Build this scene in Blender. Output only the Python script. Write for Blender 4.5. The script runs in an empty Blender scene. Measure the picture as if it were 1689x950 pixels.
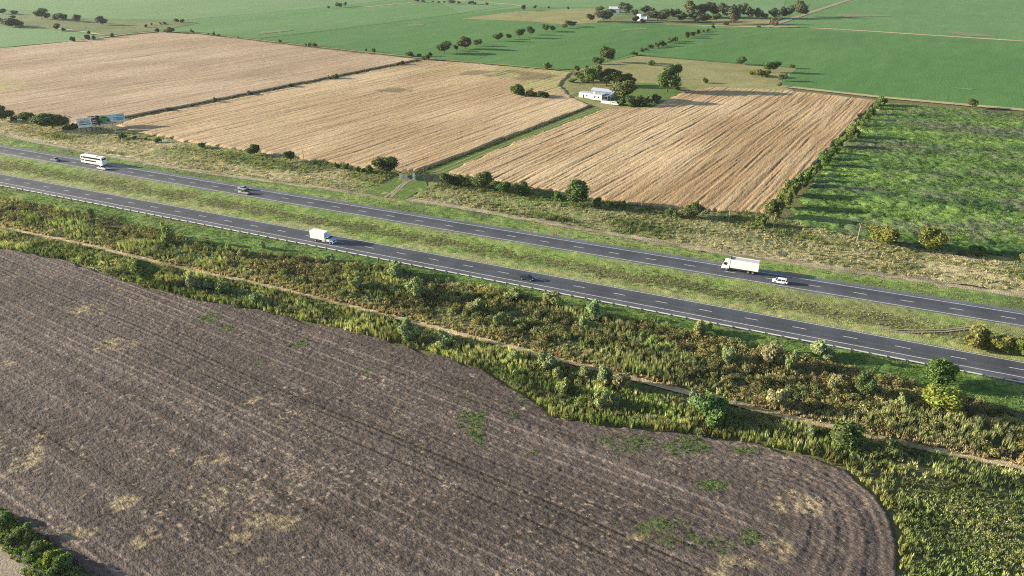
import bpy, bmesh, math, random
import numpy as np
from mathutils import Vector, Matrix
R = math.radians
random.seed(7)

# ------------------------------------------------------------------ camera, sky, sun, exposure
sc = bpy.context.scene
CAM_H, FPX, PITCH = 90.0, 1126.0, math.atan2(575.0, 1126.0)
cd = bpy.data.cameras.new('camera'); cam = bpy.data.objects.new('camera', cd)
sc.collection.objects.link(cam); sc.camera = cam
cd.sensor_width = 36.0; cd.lens = 36.0 * FPX / 1689.0
cd.clip_start = 1.0; cd.clip_end = 60000.0
cam.location = (0, 0, CAM_H); cam.rotation_euler = (math.pi / 2 - PITCH, 0, 0)

SUN_EL = R(13.0); SHADOW_DIR = R(-9.0)          # shadows run to +X and slightly towards the camera
w = bpy.data.worlds.new('World'); sc.world = w; w.use_nodes = True
nt = w.node_tree; bg = nt.nodes['Background']
sky = nt.nodes.new('ShaderNodeTexSky'); sky.sky_type = 'NISHITA'; sky.sun_disc = False
sky.sun_elevation = SUN_EL
sky.sun_rotation = math.atan2(-math.cos(SHADOW_DIR), -math.sin(SHADOW_DIR))
sky.altitude = 100; sky.air_density = 1.0; sky.dust_density = 1.0; sky.ozone_density = 1.0
nt.links.new(sky.outputs[0], bg.inputs[0]); bg.inputs[1].default_value = 0.08
ld = bpy.data.lights.new('sun', 'SUN'); sun = bpy.data.objects.new('sun', ld); sc.collection.objects.link(sun)
ld.energy = 5.0; ld.angle = R(0.53); ld.color = (1.0, 0.88, 0.70)
sd = Vector((math.cos(SHADOW_DIR), math.sin(SHADOW_DIR), -math.tan(SUN_EL)))
sun.rotation_euler = sd.to_track_quat('-Z', 'Y').to_euler(); sun.location = (-300, 60, 120)
sc.view_settings.view_transform = 'Standard'; sc.view_settings.look = 'None'
sc.view_settings.gamma = 1.0; sc.view_settings.exposure = 1.45
try: sc.view_settings.use_curve_mapping = False
except Exception: pass
sc.render.engine = 'CYCLES'
sc.cycles.use_denoising = False; sc.cycles.filter_width = 1.1
sc.cycles.denoiser = 'OPENIMAGEDENOISE'; sc.cycles.denoising_input_passes = 'RGB_ALBEDO_NORMAL'; sc.cycles.denoising_prefilter = 'ACCURATE'
sc.cycles.max_bounces = 5; sc.cycles.diffuse_bounces = 3; sc.cycles.transparent_max_bounces = 4
sc.cycles.sample_clamp_indirect = 4.0

# ------------------------------------------------------------------ helpers
COL = sc.collection
def G(px, py):
    """ground point seen at a photograph pixel"""
    u = (px - 844.5) / FPX; v = (py - 475.0) / FPX
    d = math.sin(PITCH) + v * math.cos(PITCH); f = math.cos(PITCH) - v * math.sin(PITCH)
    return (u / d * CAM_H, f / d * CAM_H)
def PXM(py): return (py + 100.0) * math.cos(PITCH) / CAM_H       # photograph pixels per metre there
def GP(pts): return np.array([G(*p) for p in pts])

def tag(o, label=None, cat=None, group=None, kind=None):
    if label: o['label'] = label
    if cat: o['category'] = cat
    if group: o['group'] = group
    if kind: o['kind'] = kind
    return o
def empty(name, loc=(0, 0, 0), rz=0.0, parent=None):
    o = bpy.data.objects.new(name, None); COL.objects.link(o)
    o.location = loc; o.rotation_euler = (0, 0, rz); o.parent = parent; o.empty_display_size = 0.5
    return o
def link_mesh(name, me, parent=None, loc=None, rz=None):
    o = bpy.data.objects.new(name, me); COL.objects.link(o); o.parent = parent
    if loc is not None: o.location = loc
    if rz is not None: o.rotation_euler = (0, 0, rz)
    return o
def np_mesh(name, V, F, mat=None, col=None, smooth=False):
    """V (n,3), F (m,k) all faces k-sided (or list of such arrays)"""
    V = np.asarray(V, np.float32)
    Fs = [np.asarray(f, np.int32) for f in (F if isinstance(F, list) and not isinstance(F[0], tuple) else [F]) if len(f)]
    me = bpy.data.meshes.new(name)
    me.vertices.add(len(V)); me.vertices.foreach_set('co', V.ravel())
    nl = sum(f.size for f in Fs); npoly = sum(len(f) for f in Fs)
    me.loops.add(nl); me.loops.foreach_set('vertex_index', np.concatenate([f.ravel() for f in Fs]))
    me.polygons.add(npoly)
    tot = np.concatenate([np.full(len(f), f.shape[1], np.int32) for f in Fs])
    st = np.concatenate([[0], np.cumsum(tot)[:-1]]).astype(np.int32)
    me.polygons.foreach_set('loop_start', st); me.polygons.foreach_set('loop_total', tot)
    if smooth: me.polygons.foreach_set('use_smooth', np.ones(npoly, bool))
    if col is not None:
        a = me.color_attributes.new('Col', 'FLOAT_COLOR', 'POINT')
        c = np.ones((len(V), 4), np.float32); c[:, :3] = col
        a.data.foreach_set('color', c.ravel())
    if mat: me.materials.append(mat)
    me.update(calc_edges=True)
    return me
class MB:
    """collects simple shapes into one mesh"""
    def __init__(s): s.v = []; s.f = []
    def add(s, vs, fs):
        n = len(s.v); s.v += [tuple(p) for p in vs]; s.f += [tuple(i + n for i in f) for f in fs]; return s
    def box(s, x0, x1, y0, y1, z0, z1):
        vs = [(x, y, z) for z in (z0, z1) for y in (y0, y1) for x in (x0, x1)]
        return s.add(vs, [(0, 2, 3, 1), (4, 5, 7, 6), (0, 1, 5, 4), (2, 6, 7, 3), (0, 4, 6, 2), (1, 3, 7, 5)])
    def hull(s, st, ch=0.08):
        """stations (x, z0, z1, half width below, half width above), chamfered rings joined end to end"""
        n = len(s.v); k = 8
        for x, z0, z1, wb, wt in st:
            c = min(ch, (z1 - z0) * .3, wt * .5)
            s.v += [(x, -wb + c, z0), (x, wb - c, z0), (x, wb, z0 + c), (x, wt, z1 - c), (x, wt - c * 1.3, z1), (x, -wt + c * 1.3, z1), (x, -wt, z1 - c), (x, -wb, z0 + c)]
        for i in range(len(st) - 1):
            for j in range(k):
                a = n + i * k + j; b = n + i * k + (j + 1) % k
                s.f.append((a, b, b + k, a + k))
        s.f.append(tuple(n + j for j in reversed(range(k)))); m = n + (len(st) - 1) * k
        s.f.append(tuple(m + j for j in range(k)))
        return s
    def cyl(s, c, axis, r, h, n=14, r2=None):
        ax = Vector(axis).normalized(); t = ax.orthogonal().normalized(); b = ax.cross(t); c = Vector(c); r2 = r if r2 is None else r2
        vs = []
        for q, rr in ((0, r), (h, r2)):
            for i in range(n):
                a = 2 * math.pi * i / n; vs.append(c + ax * q + t * (math.cos(a) * rr) + b * (math.sin(a) * rr))
        return s.add(vs, [tuple(reversed(range(n))), tuple(range(n, 2 * n))] + [(i, (i + 1) % n, n + (i + 1) % n, n + i) for i in range(n)])
    def prism(s, poly, y0, y1):
        """side outline (x,z) extruded across y"""
        n = len(poly)
        return s.add([(x, y0, z) for x, z in poly] + [(x, y1, z) for x, z in poly], [tuple(range(n)), tuple(reversed(range(n, 2 * n)))] + [(i, n + i, n + (i + 1) % n, (i + 1) % n) for i in range(n)])
    def mesh(s, name, mat, fix=True):
        me = bpy.data.meshes.new(name); me.from_pydata(s.v, [], s.f)
        if fix:
            bm = bmesh.new(); bm.from_mesh(me); bmesh.ops.recalc_face_normals(bm, faces=bm.faces); bm.to_mesh(me); bm.free()
        me.materials.append(mat); return me
    def obj(s, name, mat, parent=None): return link_mesh(name, s.mesh(name, mat), parent)

# smooth random fields
class Noise:
    def __init__(s, seed, n=512): s.rng = np.random.default_rng(seed); s.n = n; s.cache = {}
    def field(s, lx, ly, key=0):
        """unit-variance field whose correlation lengths are lx, ly cells"""
        k = (round(lx, 3), round(ly, 3), key)
        if k not in s.cache:
            f = np.fft.fft2(s.rng.standard_normal((s.n, s.n)))
            q = np.fft.fftfreq(s.n); X, Y = np.meshgrid(q, q, indexing='ij')
            g = np.fft.ifft2(f * np.exp(-2 * (math.pi ** 2) * ((X * lx) ** 2 + (Y * ly) ** 2) * .5)).real
            s.cache[k] = g / g.std()
        return s.cache[k]
    def at(s, x, y, lx, ly, cell=1.0, key=0):
        g = s.field(lx / cell, ly / cell, key); n = s.n
        x = np.asarray(x) / cell; y = np.asarray(y) / cell
        i = np.floor(x).astype(int); j = np.floor(y).astype(int); fx = x - i; fy = y - j
        i0, i1, j0, j1 = i % n, (i + 1) % n, j % n, (j + 1) % n
        return (g[i0, j0] * (1 - fx) * (1 - fy) + g[i1, j0] * fx * (1 - fy) + g[i0, j1] * (1 - fx) * fy + g[i1, j1] * fx * fy)
NZ = Noise(11)
RNG = np.random.default_rng(5)
def inside(P, poly):
    x, y = P[:, 0], P[:, 1]; c = np.zeros(len(P), bool); n = len(poly); j = n - 1
    for i in range(n):
        xi, yi = poly[i]; xj, yj = poly[j]
        hit = ((yi > y) != (yj > y)) & (x < (xj - xi) * (y - yi) / (yj - yi + 1e-12) + xi)
        c ^= hit; j = i
    return c
def dist_poly(P, line):
    d = np.full(len(P), 1e9)
    for a, b in zip(line[:-1], line[1:]):
        ab = b - a; t = np.clip(((P - a) @ ab) / (ab @ ab), 0, 1)
        d = np.minimum(d, np.linalg.norm(P - a - t[:, None] * ab, axis=1))
    return d
def mixc(a, b, t): t = np.clip(t, 0, 1)[:, None]; return np.asarray(a) * (1 - t) + np.asarray(b) * t

# ------------------------------------------------------------------ materials
def new_mat(name):
    m = bpy.data.materials.new(name); m.use_nodes = True; nt = m.node_tree
    return m, nt, nt.nodes['Principled BSDF']
def plain(name, col, rough=0.6, spec=0.4, metal=0.0, coat=0.0, vary=0.06, scale=3.0):
    m, nt, p = new_mat(name)
    n = nt.nodes.new('ShaderNodeTexNoise'); n.inputs['Scale'].default_value = scale; n.inputs['Detail'].default_value = 5
    tc = nt.nodes.new('ShaderNodeTexCoord'); nt.links.new(tc.outputs['Object'], n.inputs['Vector'])
    mx = nt.nodes.new('ShaderNodeMix'); mx.data_type = 'RGBA'
    mx.inputs[6].default_value = (*[c * (1 - vary) for c in col], 1); mx.inputs[7].default_value = (*[min(1, c * (1 + vary)) for c in col], 1)
    nt.links.new(n.outputs['Fac'], mx.inputs[0]); nt.links.new(mx.outputs[2], p.inputs['Base Color'])
    p.inputs['Roughness'].default_value = rough; p.inputs['Specular IOR Level'].default_value = spec
    p.inputs['Metallic'].default_value = metal; p.inputs['Coat Weight'].default_value = coat
    return m
def soil(name, stops, scales=(0.02, 0.25, 2.5), weights=(.4, .35, .25), bump=0.3, bump_scale=2.0, attr=False, rot=0.0, stretch=1.0, rough=0.95, fine=0.25):
    """ground cover: colour ramp over three sizes of noise (metres), optionally multiplied with the mesh's own colour"""
    m, nt, p = new_mat(name); L = nt.links.new
    ge = nt.nodes.new('ShaderNodeNewGeometry')
    mp = nt.nodes.new('ShaderNodeMapping'); mp.vector_type = 'TEXTURE'; mp.inputs['Rotation'].default_value = (0, 0, rot); mp.inputs['Scale'].default_value = (stretch, 1, 1)
    L(ge.outputs['Position'], mp.inputs['Vector'])
    acc = None
    for s_, w_ in zip(scales, weights):
        n = nt.nodes.new('ShaderNodeTexNoise'); n.inputs['Scale'].default_value = s_; n.inputs['Detail'].default_value = 4; n.inputs['Roughness'].default_value = .6
        L(mp.outputs[0], n.inputs['Vector'])
        mu = nt.nodes.new('ShaderNodeMath'); mu.operation = 'MULTIPLY_ADD'; mu.inputs[1].default_value = w_
        L(n.outputs['Fac'], mu.inputs[0])
        if acc is not None: L(acc, mu.inputs[2])
        else: mu.inputs[2].default_value = 0
        acc = mu.outputs[0]
    st = nt.nodes.new('ShaderNodeMapRange'); st.inputs[1].default_value = .34; st.inputs[2].default_value = .66; L(acc, st.inputs[0])
    if attr:
        a = nt.nodes.new('ShaderNodeAttribute'); a.attribute_name = 'Col'
        mr = nt.nodes.new('ShaderNodeMapRange'); mr.inputs[3].default_value = 1 - fine; mr.inputs[4].default_value = 1 + fine
        L(st.outputs[0], mr.inputs[0])
        vm = nt.nodes.new('ShaderNodeVectorMath'); vm.operation = 'SCALE'; L(a.outputs['Color'], vm.inputs[0]); L(mr.outputs[0], vm.inputs['Scale'])
        L(vm.outputs[0], p.inputs['Base Color'])
    else:
        cr = nt.nodes.new('ShaderNodeValToRGB'); e = cr.color_ramp.elements
        while len(e) < len(stops): e.new(0.5)
        for i, c in enumerate(stops): e[i].position = i / (len(stops) - 1); e[i].color = (*c, 1)
        L(st.outputs[0], cr.inputs[0]); L(cr.outputs[0], p.inputs['Base Color'])
    if bump:
        n = nt.nodes.new('ShaderNodeTexNoise'); n.inputs['Scale'].default_value = bump_scale; n.inputs['Detail'].default_value = 4; L(mp.outputs[0], n.inputs['Vector'])
        b = nt.nodes.new('ShaderNodeBump'); b.inputs['Strength'].default_value = bump; b.inputs['Distance'].default_value = 0.35
        L(n.outputs['Fac'], b.inputs['Height']); L(b.outputs[0], p.inputs['Normal'])
    p.inputs['Roughness'].default_value = rough; p.inputs['Specular IOR Level'].default_value = 0.15
    return m
def leafy(name, attr=False):
    """foliage: object colour (or the mesh's own), some light through the leaves"""
    m, nt, p = new_mat(name); L = nt.links.new
    if attr:
        a = nt.nodes.new('ShaderNodeAttribute'); a.attribute_name = 'Col'; base = a.outputs['Color']
    else:
        oi = nt.nodes.new('ShaderNodeObjectInfo'); a = nt.nodes.new('ShaderNodeAttribute'); a.attribute_name = 'Col'
        vm = nt.nodes.new('ShaderNodeVectorMath'); vm.operation = 'MULTIPLY'; L(oi.outputs['Color'], vm.inputs[0]); L(a.outputs['Color'], vm.inputs[1]); base = vm.outputs[0]
    L(base, p.inputs['Base Color']); p.inputs['Roughness'].default_value = .65; p.inputs['Specular IOR Level'].default_value = .2
    tr = nt.nodes.new('ShaderNodeBsdfTranslucent')
    v2 = nt.nodes.new('ShaderNodeVectorMath'); v2.operation = 'MULTIPLY'; v2.inputs[1].default_value = (1.1, 1.15, .6); L(base, v2.inputs[0]); L(v2.outputs[0], tr.inputs['Color'])
    ms = nt.nodes.new('ShaderNodeMixShader'); ms.inputs[0].default_value = .28
    L(p.outputs[0], ms.inputs[1]); L(tr.outputs[0], ms.inputs[2]); L(ms.outputs[0], nt.nodes['Material Output'].inputs['Surface'])
    return m
M = {}
M['leaf'] = leafy('leaf'); M['weed'] = leafy('weed', True)
M['bark'] = plain('bark', (.11, .085, .06), .9, .1, vary=.3)
M['white'] = plain('white_paint', (.80, .80, .79), .45, .5, coat=.2, vary=.03)
M['whitewash'] = plain('whitewash', (.78, .77, .74), .9, .2, vary=.06)
M['silver'] = plain('silver_paint', (.42, .43, .44), .3, .5, metal=.5, coat=.5, vary=.03)
M['darkpaint'] = plain('dark_paint', (.02, .035, .045), .25, .5, coat=.6, vary=.05)
M['sky_shade'] = plain('sky_shaded_white', (.30, .56, .78), .35, .5, coat=.4, vary=.03)  # white truck front; its sky-lit shade is put into the colour as blue
M['bluegrey'] = plain('bluegrey_paint', (.16, .22, .33), .3, .5, coat=.5, vary=.04)
M['glass'] = plain('vehicle_glass', (.012, .015, .018), .08, .6, vary=.1)
M['rubber'] = plain('rubber', (.02, .02, .02), .8, .2, vary=.2)
M['hub'] = plain('hub', (.45, .45, .45), .4, .5, metal=.6)
M['chassis'] = plain('chassis', (.03, .03, .032), .7, .3)
M['red'] = plain('red_lens', (.45, .02, .02), .3, .5)
M['lamp'] = plain('lamp_lens', (.75, .75, .72), .15, .5)
M['galv'] = plain('galvanised', (.60, .61, .60), .6, .4, vary=.12)
M['post'] = plain('rail_post', (.10, .12, .09), .8, .2, vary=.2)  # posts coloured dark for the shade they stand in
M['wood'] = plain('weathered_wood', (.30, .26, .20), .9, .1, vary=.25, scale=2)
M['tarp'] = plain('grey_tarp', (.48, .49, .52), .7, .3, vary=.08)
M['sheet'] = plain('sheet_roof', (.60, .62, .66), .45, .5, metal=.3, vary=.12, scale=.7)
M['bluesheet'] = plain('blue_grey_sheet', (.20, .27, .38), .5, .4, metal=.2, vary=.15)
M['shade'] = plain('dark_opening', (.03, .035, .04), .6, .3)
M['paint_line'] = plain('road_paint', (.66, .66, .63), .7, .2, vary=.22, scale=.8)

# ------------------------------------------------------------------ large structure: roads' centre lines
K = 440 / 1689.0
def Z(x0, y0, L): return [(x0 + a * K, y0 + b * K) for a, b in L]
near_px = Z(0, 220, [(40, 293), (290, 340), (556, 388), (836, 441), (1138, 497), (1455, 558), (1620, 589)]) + Z(420, 220, [(740, 728), (940, 765), (1147, 803), (1357, 843), (1578, 884)]) + Z(840, 440, [(436, 128), (688, 175), (953, 225), (1233, 276), (1527, 333)]) + Z(1249, 440, [(265, 389), (590, 450), (932, 515), (1296, 583), (1655, 650)])
far_px = Z(0, 220, [(150, 130), (260, 153), (865, 255), (990, 272), (1130, 297), (1260, 319), (1405, 344)]) + Z(420, 220, [(240, 419), (400, 446), (562, 475), (732, 503), (907, 533), (1085, 563), (1268, 594), (1460, 627), (1652, 658)]) + Z(840, 220, [(45, 657), (240, 691), (450, 726), (670, 761), (902, 799), (1143, 837), (1396, 887)]) + Z(1249, 440, [(362, 123), (642, 168), (928, 214), (1248, 267), (1578, 321)])
RA = R(-23.3); RT = np.array([math.cos(RA), math.sin(RA)]); RN = np.array([-math.sin(RA), math.cos(RA)])
def fit(px):
    P = GP(px); t = P @ RT; d = P @ RN
    c = np.polyfit(t, d, 2); lo, hi = t.min() - 20, t.max() + 20
    def f(tt):
        tt = np.asarray(tt, float); tc = np.clip(tt, lo, hi); sl = 2 * c[0] * tc + c[1]
        return np.polyval(c, tc) + sl * (tt - tc)
    return f
NEAR, FAR = fit(near_px), fit(far_px)
T0, T1 = -560.0, 330.0
def rline(f, off, t=None):
    t = np.arange(T0, T1, 4.0) if t is None else np.asarray(t, float)
    return t[:, None] * RT + (f(t) + off)[:, None] * RN
def rpos(f, px, off):
    """place on a carriageway beside the photograph's column px"""
    t = np.linspace(T0, T1, 4000); P = rline(f, off, t)
    v = P[:, 1] * math.cos(PITCH) + CAM_H * math.sin(PITCH); u = P[:, 0] / v * FPX + 844.5
    i = int(np.argmin(abs(u - px))); a = P[min(i + 1, 3999)] - P[max(i - 1, 0)]
    return P[i], math.atan2(a[1], a[0])

def resample(L, n):
    L = np.asarray(L); s = np.concatenate([[0], np.cumsum(np.linalg.norm(np.diff(L, axis=0), axis=1))]); q = np.linspace(0, s[-1], n)
    return np.stack([np.interp(q, s, L[:, 0]), np.interp(q, s, L[:, 1])], 1)
def at_t(L, t):
    """polyline resampled at given distances along the road axis"""
    L = np.asarray(L); q = L @ RT; o = np.argsort(q)
    return np.stack([np.interp(t, q[o], L[o, 0]), np.interp(t, q[o], L[o, 1])], 1)
def strip(name, A, B, mat, z=0.0, res=(1.0, 1.0), zf=None, colf=None, kind='structure', smooth=True, t0=-420, t1=260):
    t = np.arange(t0, t1, res[0]); A = at_t(A, t); B = at_t(B, t)
    n2 = max(2, int(np.median(np.linalg.norm(A - B, axis=1)) / res[1]) + 1); q = np.linspace(0, 1, n2)
    P = A[:, None, :] * (1 - q)[None, :, None] + B[:, None, :] * q[None, :, None]; n1 = len(t)
    X, Y = P[..., 0].ravel(), P[..., 1].ravel(); QQ = np.tile(q, n1)
    H = np.full(len(X), z) + (zf(X, Y, QQ) if zf else 0)
    c = colf(X, Y, QQ) if colf else None
    I = np.arange(n1 * n2).reshape(n1, n2)
    F = np.stack([I[:-1, :-1].ravel(), I[1:, :-1].ravel(), I[1:, 1:].ravel(), I[:-1, 1:].ravel()], 1)
    if np.cross(P[1, 0] - P[0, 0], P[0, -1] - P[0, 0]) < 0: F = F[:, ::-1]
    me = np_mesh(name, np.stack([X, Y, H], 1), F, mat, c, smooth)
    return tag(link_mesh(name, me), kind=kind)
SHEETS = [0]
def sheet(name, poly, mat, z):
    SHEETS[0] += 1; z += .004 * SHEETS[0] if name in ('crop_field', 'pasture', 'bare_patch') else 0
    P = poly if isinstance(poly, np.ndarray) else GP(poly)
    bm = bmesh.new(); f = bm.faces.new([bm.verts.new((x, y, z)) for x, y in P]); bm.normal_update()
    if f.normal.z < 0: f.normal_flip()
    bmesh.ops.triangulate(bm, faces=bm.faces[:])
    me = bpy.data.meshes.new(name); bm.to_mesh(me); bm.free(); me.materials.append(mat)
    return tag(link_mesh(name, me), kind='structure')
def relief(name, poly, ang, res, hf, cf, mat, edge=1.0, kind='structure', rag=1.0):
    """field as a fine height grid: rows run along ang; hf/cf(u, v, X, Y) give height and colour"""
    poly = poly if isinstance(poly, np.ndarray) else GP(poly)
    ca, sa = math.cos(ang), math.sin(ang); Q = np.stack([poly @ (ca, sa), poly @ (-sa, ca)], 1)
    u = np.arange(Q[:, 0].min() - 2, Q[:, 0].max() + 2, res[0]); v = np.arange(Q[:, 1].min() - 2, Q[:, 1].max() + 2, res[1])
    U, V = np.meshgrid(u, v, indexing='ij'); U = U.ravel(); V = V.ravel()
    X = U * ca - V * sa; Y = U * sa + V * ca
    jx = NZ.at(X, Y, 2.5, 2.5, 1, 'jx') * rag; jy = NZ.at(X, Y, 2.5, 2.5, 1, 'jy') * rag
    ins = inside(np.stack([X + jx, Y + jy], 1), poly).reshape(len(u), len(v))
    I = np.arange(len(u) * len(v)).reshape(len(u), len(v))
    ok = ins[:-1, :-1] & ins[1:, :-1] & ins[1:, 1:] & ins[:-1, 1:]
    F = np.stack([I[:-1, :-1][ok], I[1:, :-1][ok], I[1:, 1:][ok], I[:-1, 1:][ok]], 1)
    used = np.unique(F); mp = np.full(len(U), -1); mp[used] = np.arange(len(used))
    rim = np.zeros(ins.shape, bool); full = np.zeros((len(u) + 1, len(v) + 1), bool); full[1:-1, 1:-1] = ok
    allok = full[:-1, :-1] & full[1:, :-1] & full[:-1, 1:] & full[1:, 1:]
    H = hf(U, V, X, Y); H = np.where(allok.ravel(), H, 0.02)
    C = cf(U, V, X, Y)
    me = np_mesh(name, np.stack([X, Y, H], 1)[used], mp[F], mat, C[used], True)
    return tag(link_mesh(name, me), kind=kind)

# ground to the horizon
M['ground'] = soil('ground_cover', [(.085, .095, .035), (.13, .13, .055), (.20, .18, .09)], (.03, .3, 2.2), (.35, .35, .3), .5, 1.6)
sheet('ground', np.array([(-7000, -1500), (7000, -1500), (7000, 9000), (-7000, 9000)], float), M['ground'], -0.30)

# ---- far green crops
def crop_mat(name, a, b, c, bump=.35): return soil(name, [a, b, c], (.012, .09, .8), (.35, .35, .30), bump, .7, rot=R(56.3), stretch=3.5)
M['crop'] = crop_mat('crop_green', (.075, .175, .050), (.105, .215, .068), (.150, .265, .095))
M['crop_pale'] = crop_mat('crop_pale_green', (.105, .20, .075), (.135, .24, .095), (.18, .285, .13))
M['crop_deep'] = crop_mat('crop_deep_green', (.055, .145, .035), (.080, .185, .048), (.120, .235, .068))
M['meadow'] = soil('meadow', [(.13, .15, .05), (.25, .24, .10), (.36, .32, .16)], (.03, .22, 1.4), (.4, .35, .25), .5, 1.0)
M['rough'] = soil('rough_pasture', [(.075, .12, .04), (.13, .17, .06), (.24, .23, .11)], (.02, .12, .8), (.4, .35, .25), .6, .7)
M['drygrass'] = soil('dry_grass', [(.22, .20, .09), (.40, .34, .18), (.55, .47, .28)], (.05, .35, 2.0), (.35, .35, .3), .5, 1.4)
M['dirt'] = soil('dirt', [(.20, .16, .12), (.30, .25, .19), (.42, .36, .28)], (.06, .4, 3), (.3, .35, .35), .4, 2.5)
M['greystone'] = soil('bare_grey_soil', [(.20, .19, .17), (.28, .26, .24), (.36, .34, .31)], (.06, .4, 3), (.3, .35, .35), .3, 2.5)
M['thin_crop'] = soil('thin_crop', [(.13, .19, .08), (.18, .21, .11), (.24, .24, .16)], (.06, .3, 1.5), (.3, .35, .35), .3, 1.5)
BND = [(-900, 150), (0, 79), (150, 63), (272, 51), (330, 53), (700, 96), (945, 117), (1000, 103), (1052, 91), (1200, 103), (1312, 112), (1284, 141), (1460, 160), (1689, 181), (2500, 250)]
sheet('crop_field', np.vstack([GP(BND), [(6900, 8900), (-6900, 8900)]]), M['crop'], -0.05)
sheet('crop_field', GP([(-700, 70), (0, 43), (40, 43), (100, 51), (165, 60), (120, 68), (0, 78), (-700, 132)]), M['crop_pale'], 0.05)
sheet('crop_field', GP([(-400, 12), (60, 18), (130, 30), (300, 33), (560, 10), (700, -8), (500, -40), (-400, -40)]), M['crop_pale'], 0.05)
sheet('crop_field', GP([(428, 63), (700, 95), (700, 95), (945, 116), (1000, 102), (1175, 48), (1105, 40), (985, 39), (925, 42), (845, 10)]), M['crop_deep'], 0.05)
sheet('crop_field', GP([(700, -10), (1300, -10), (1285, 30), (1000, 12), (870, 12), (760, 22)]), M['crop_pale'], 0.05)
sheet('crop_field', GP([(1052, 91), (1180, 47), (1290, 46), (1689, 69), (2300, 108), (2300, 230), (1689, 180), (1460, 159), (1284, 140), (1314, 112), (1200, 102)]), M['crop_deep'], 0.055)
sheet('pasture', GP([(-300, 34), (0, 27), (60, 22), (130, 31), (300, 34), (330, 38), (265, 50), (170, 59), (95, 47), (0, 43), (-300, 55)]), M['rough'], 0.14)
sheet('pasture', GP([(760, 31), (850, 19), (990, 13), (1003, 25), (985, 38), (930, 41), (880, 36)]), M['meadow'], 0.14)
sheet('pasture', GP([(1170, 33), (1272, 29), (1268, 41), (1180, 41)]), M['meadow'], 0.14)
sheet('farmyard_ground', GP([(984, 37), (1002, 24), (1040, 22), (1130, 27), (1170, 33), (1178, 41), (1105, 41)]), M['rough'], 0.26)
def path_px(name, pts, wid, mat, z): 
    P = GP(pts); n = max(20, len(P) * 8); P = resample(P, n); T = np.gradient(P, axis=0); T /= np.linalg.norm(T, axis=1)[:, None]; N = np.stack([-T[:, 1], T[:, 0]], 1)
    wob = np.random.default_rng(len(pts) + int(wid * 10)).normal(0, .03, n)[:, None] * wid
    A = P + N * (wid / 2 + wob); B = P - N * (wid / 2 + wob)
    V = np.zeros((2 * n, 3)); V[:n, :2] = A; V[n:, :2] = B; V[:, 2] = z; i = np.arange(n - 1)
    me = np_mesh(name, V, np.stack([i, i + n, i + n + 1, i + 1], 1)[:, ::-1], mat)
    if me.polygons[0].normal.z < 0: me.flip_normals()
    return tag(link_mesh(name, me), kind='structure')
path_px('farm_track', [(1098, 40.5), (1180, 42.5), (1250, 44.5), (1300, 44), (1400, 49.5), (1540, 58.5), (1689, 68), (2100, 96)], 9, M['drygrass'], 0.2)
path_px('farm_track', [(1262, 45.5), (1300, 33), (1345, 18), (1400, 0), (1440, -14)], 8, M['dirt'], 0.22)
path_px('farm_track', [(-300, 107), (0, 80.5), (110, 70), (165, 62.5), (215, 55.5), (272, 51.5)], 4.5, M['drygrass'], 0.2)
path_px('farm_track', [(50, 44), (90, 47), (130, 51), (170, 58)], 5, M['drygrass'], 0.2)
path_px('ditch', [(428, 63), (560, 48), (700, 30), (847, 9.5)], 4, M['crop_deep'], 0.2)
path_px('farm_track', [(600, 12), (680, 4), (760, 1), (850, 8), (870, 11)], 6, M['drygrass'], 0.2)
path_px('field_margin', [(272, 51.5), (330, 55), (520, 77), (700, 96.5), (830, 107), (945, 117.5)], 3.5, M['meadow'], 0.2)
path_px('field_margin', [(1284, 141.5), (1370, 151), (1460, 161), (1570, 171), (1689, 181.5), (2100, 217)], 6.5, M['drygrass'], 0.2)
sheet('bare_patch', GP([(1560, 55), (1580, 52.5), (1640, 59), (1645, 61), (1600, 60)]), M['thin_crop'], 0.16)
for q in ([(425, 57), (432, 52), (480, 49), (484, 50)], [(1020, 49), (1065, 46), (1068, 48), (1030, 50)], [(670, 41), (700, 40), (698, 42), (672, 43)], [(1560, 144), (1612, 147), (1600, 149)], [(1380, 23), (1455, 24), (1470, 27), (1385, 28)]):
    sheet('bare_patch', GP(q), M['thin_crop'] if q[0][0] < 1500 else M['crop_pale'], 0.16)

# ---- ripe wheat (rows run away to the right)
AX = R(56.3)
def wheat(name, poly, res, pale, brown, weedy, streak, seed):
    m = soil(name + '_straw', None, (.05, .6, 3.5), (.25, .35, .4), .55, 2.6, attr=True, rot=AX, stretch=3, fine=.28)
    def lines(u, v):
        wv = v + .5 * NZ.at(u, v, 60, 20, 1, seed) + .18 * NZ.at(u, v, 9, 5, 1, seed + 1)
        return NZ.at(u, wv, 16, .38, .35, seed + 2) * .75 + NZ.at(u, wv, 60, 1.1, 1, seed + 3) * .4
    def hf(u, v, X, Y):
        s = lines(u, v)
        return .60 + streak * (.10 * s - .20 * np.clip(s - .8, 0, 2)) + .03 * RNG.standard_normal(len(u))
    def cf(u, v, X, Y):
        s = lines(u, v); t = .45 + .30 * s + .25 * NZ.at(u, v, 30, 14, 2, seed + 4)
        c = mixc(brown, pale, t)
        g = weedy(X, Y) if weedy else None
        if g is not None: c = c * (1 - .8 * g[:, None]) + np.array((.36, .33, .13)) * .8 * g[:, None]
        if weedy is w2_green: g = w2_dark(X, Y)[:, None] * .75; c = c * (1 - g) + np.array((.17, .14, .075)) * g
        gap_shade = np.clip(s - .9, 0, 1.2)[:, None] * .22  # gaps between straw rows darkened in the colour, like shade
        return c * (1 - gap_shade) * (1 + .05 * RNG.standard_normal(len(u)))[:, None]
    return relief(name, poly, AX, res, hf, cf, m, rag=.5)
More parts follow.
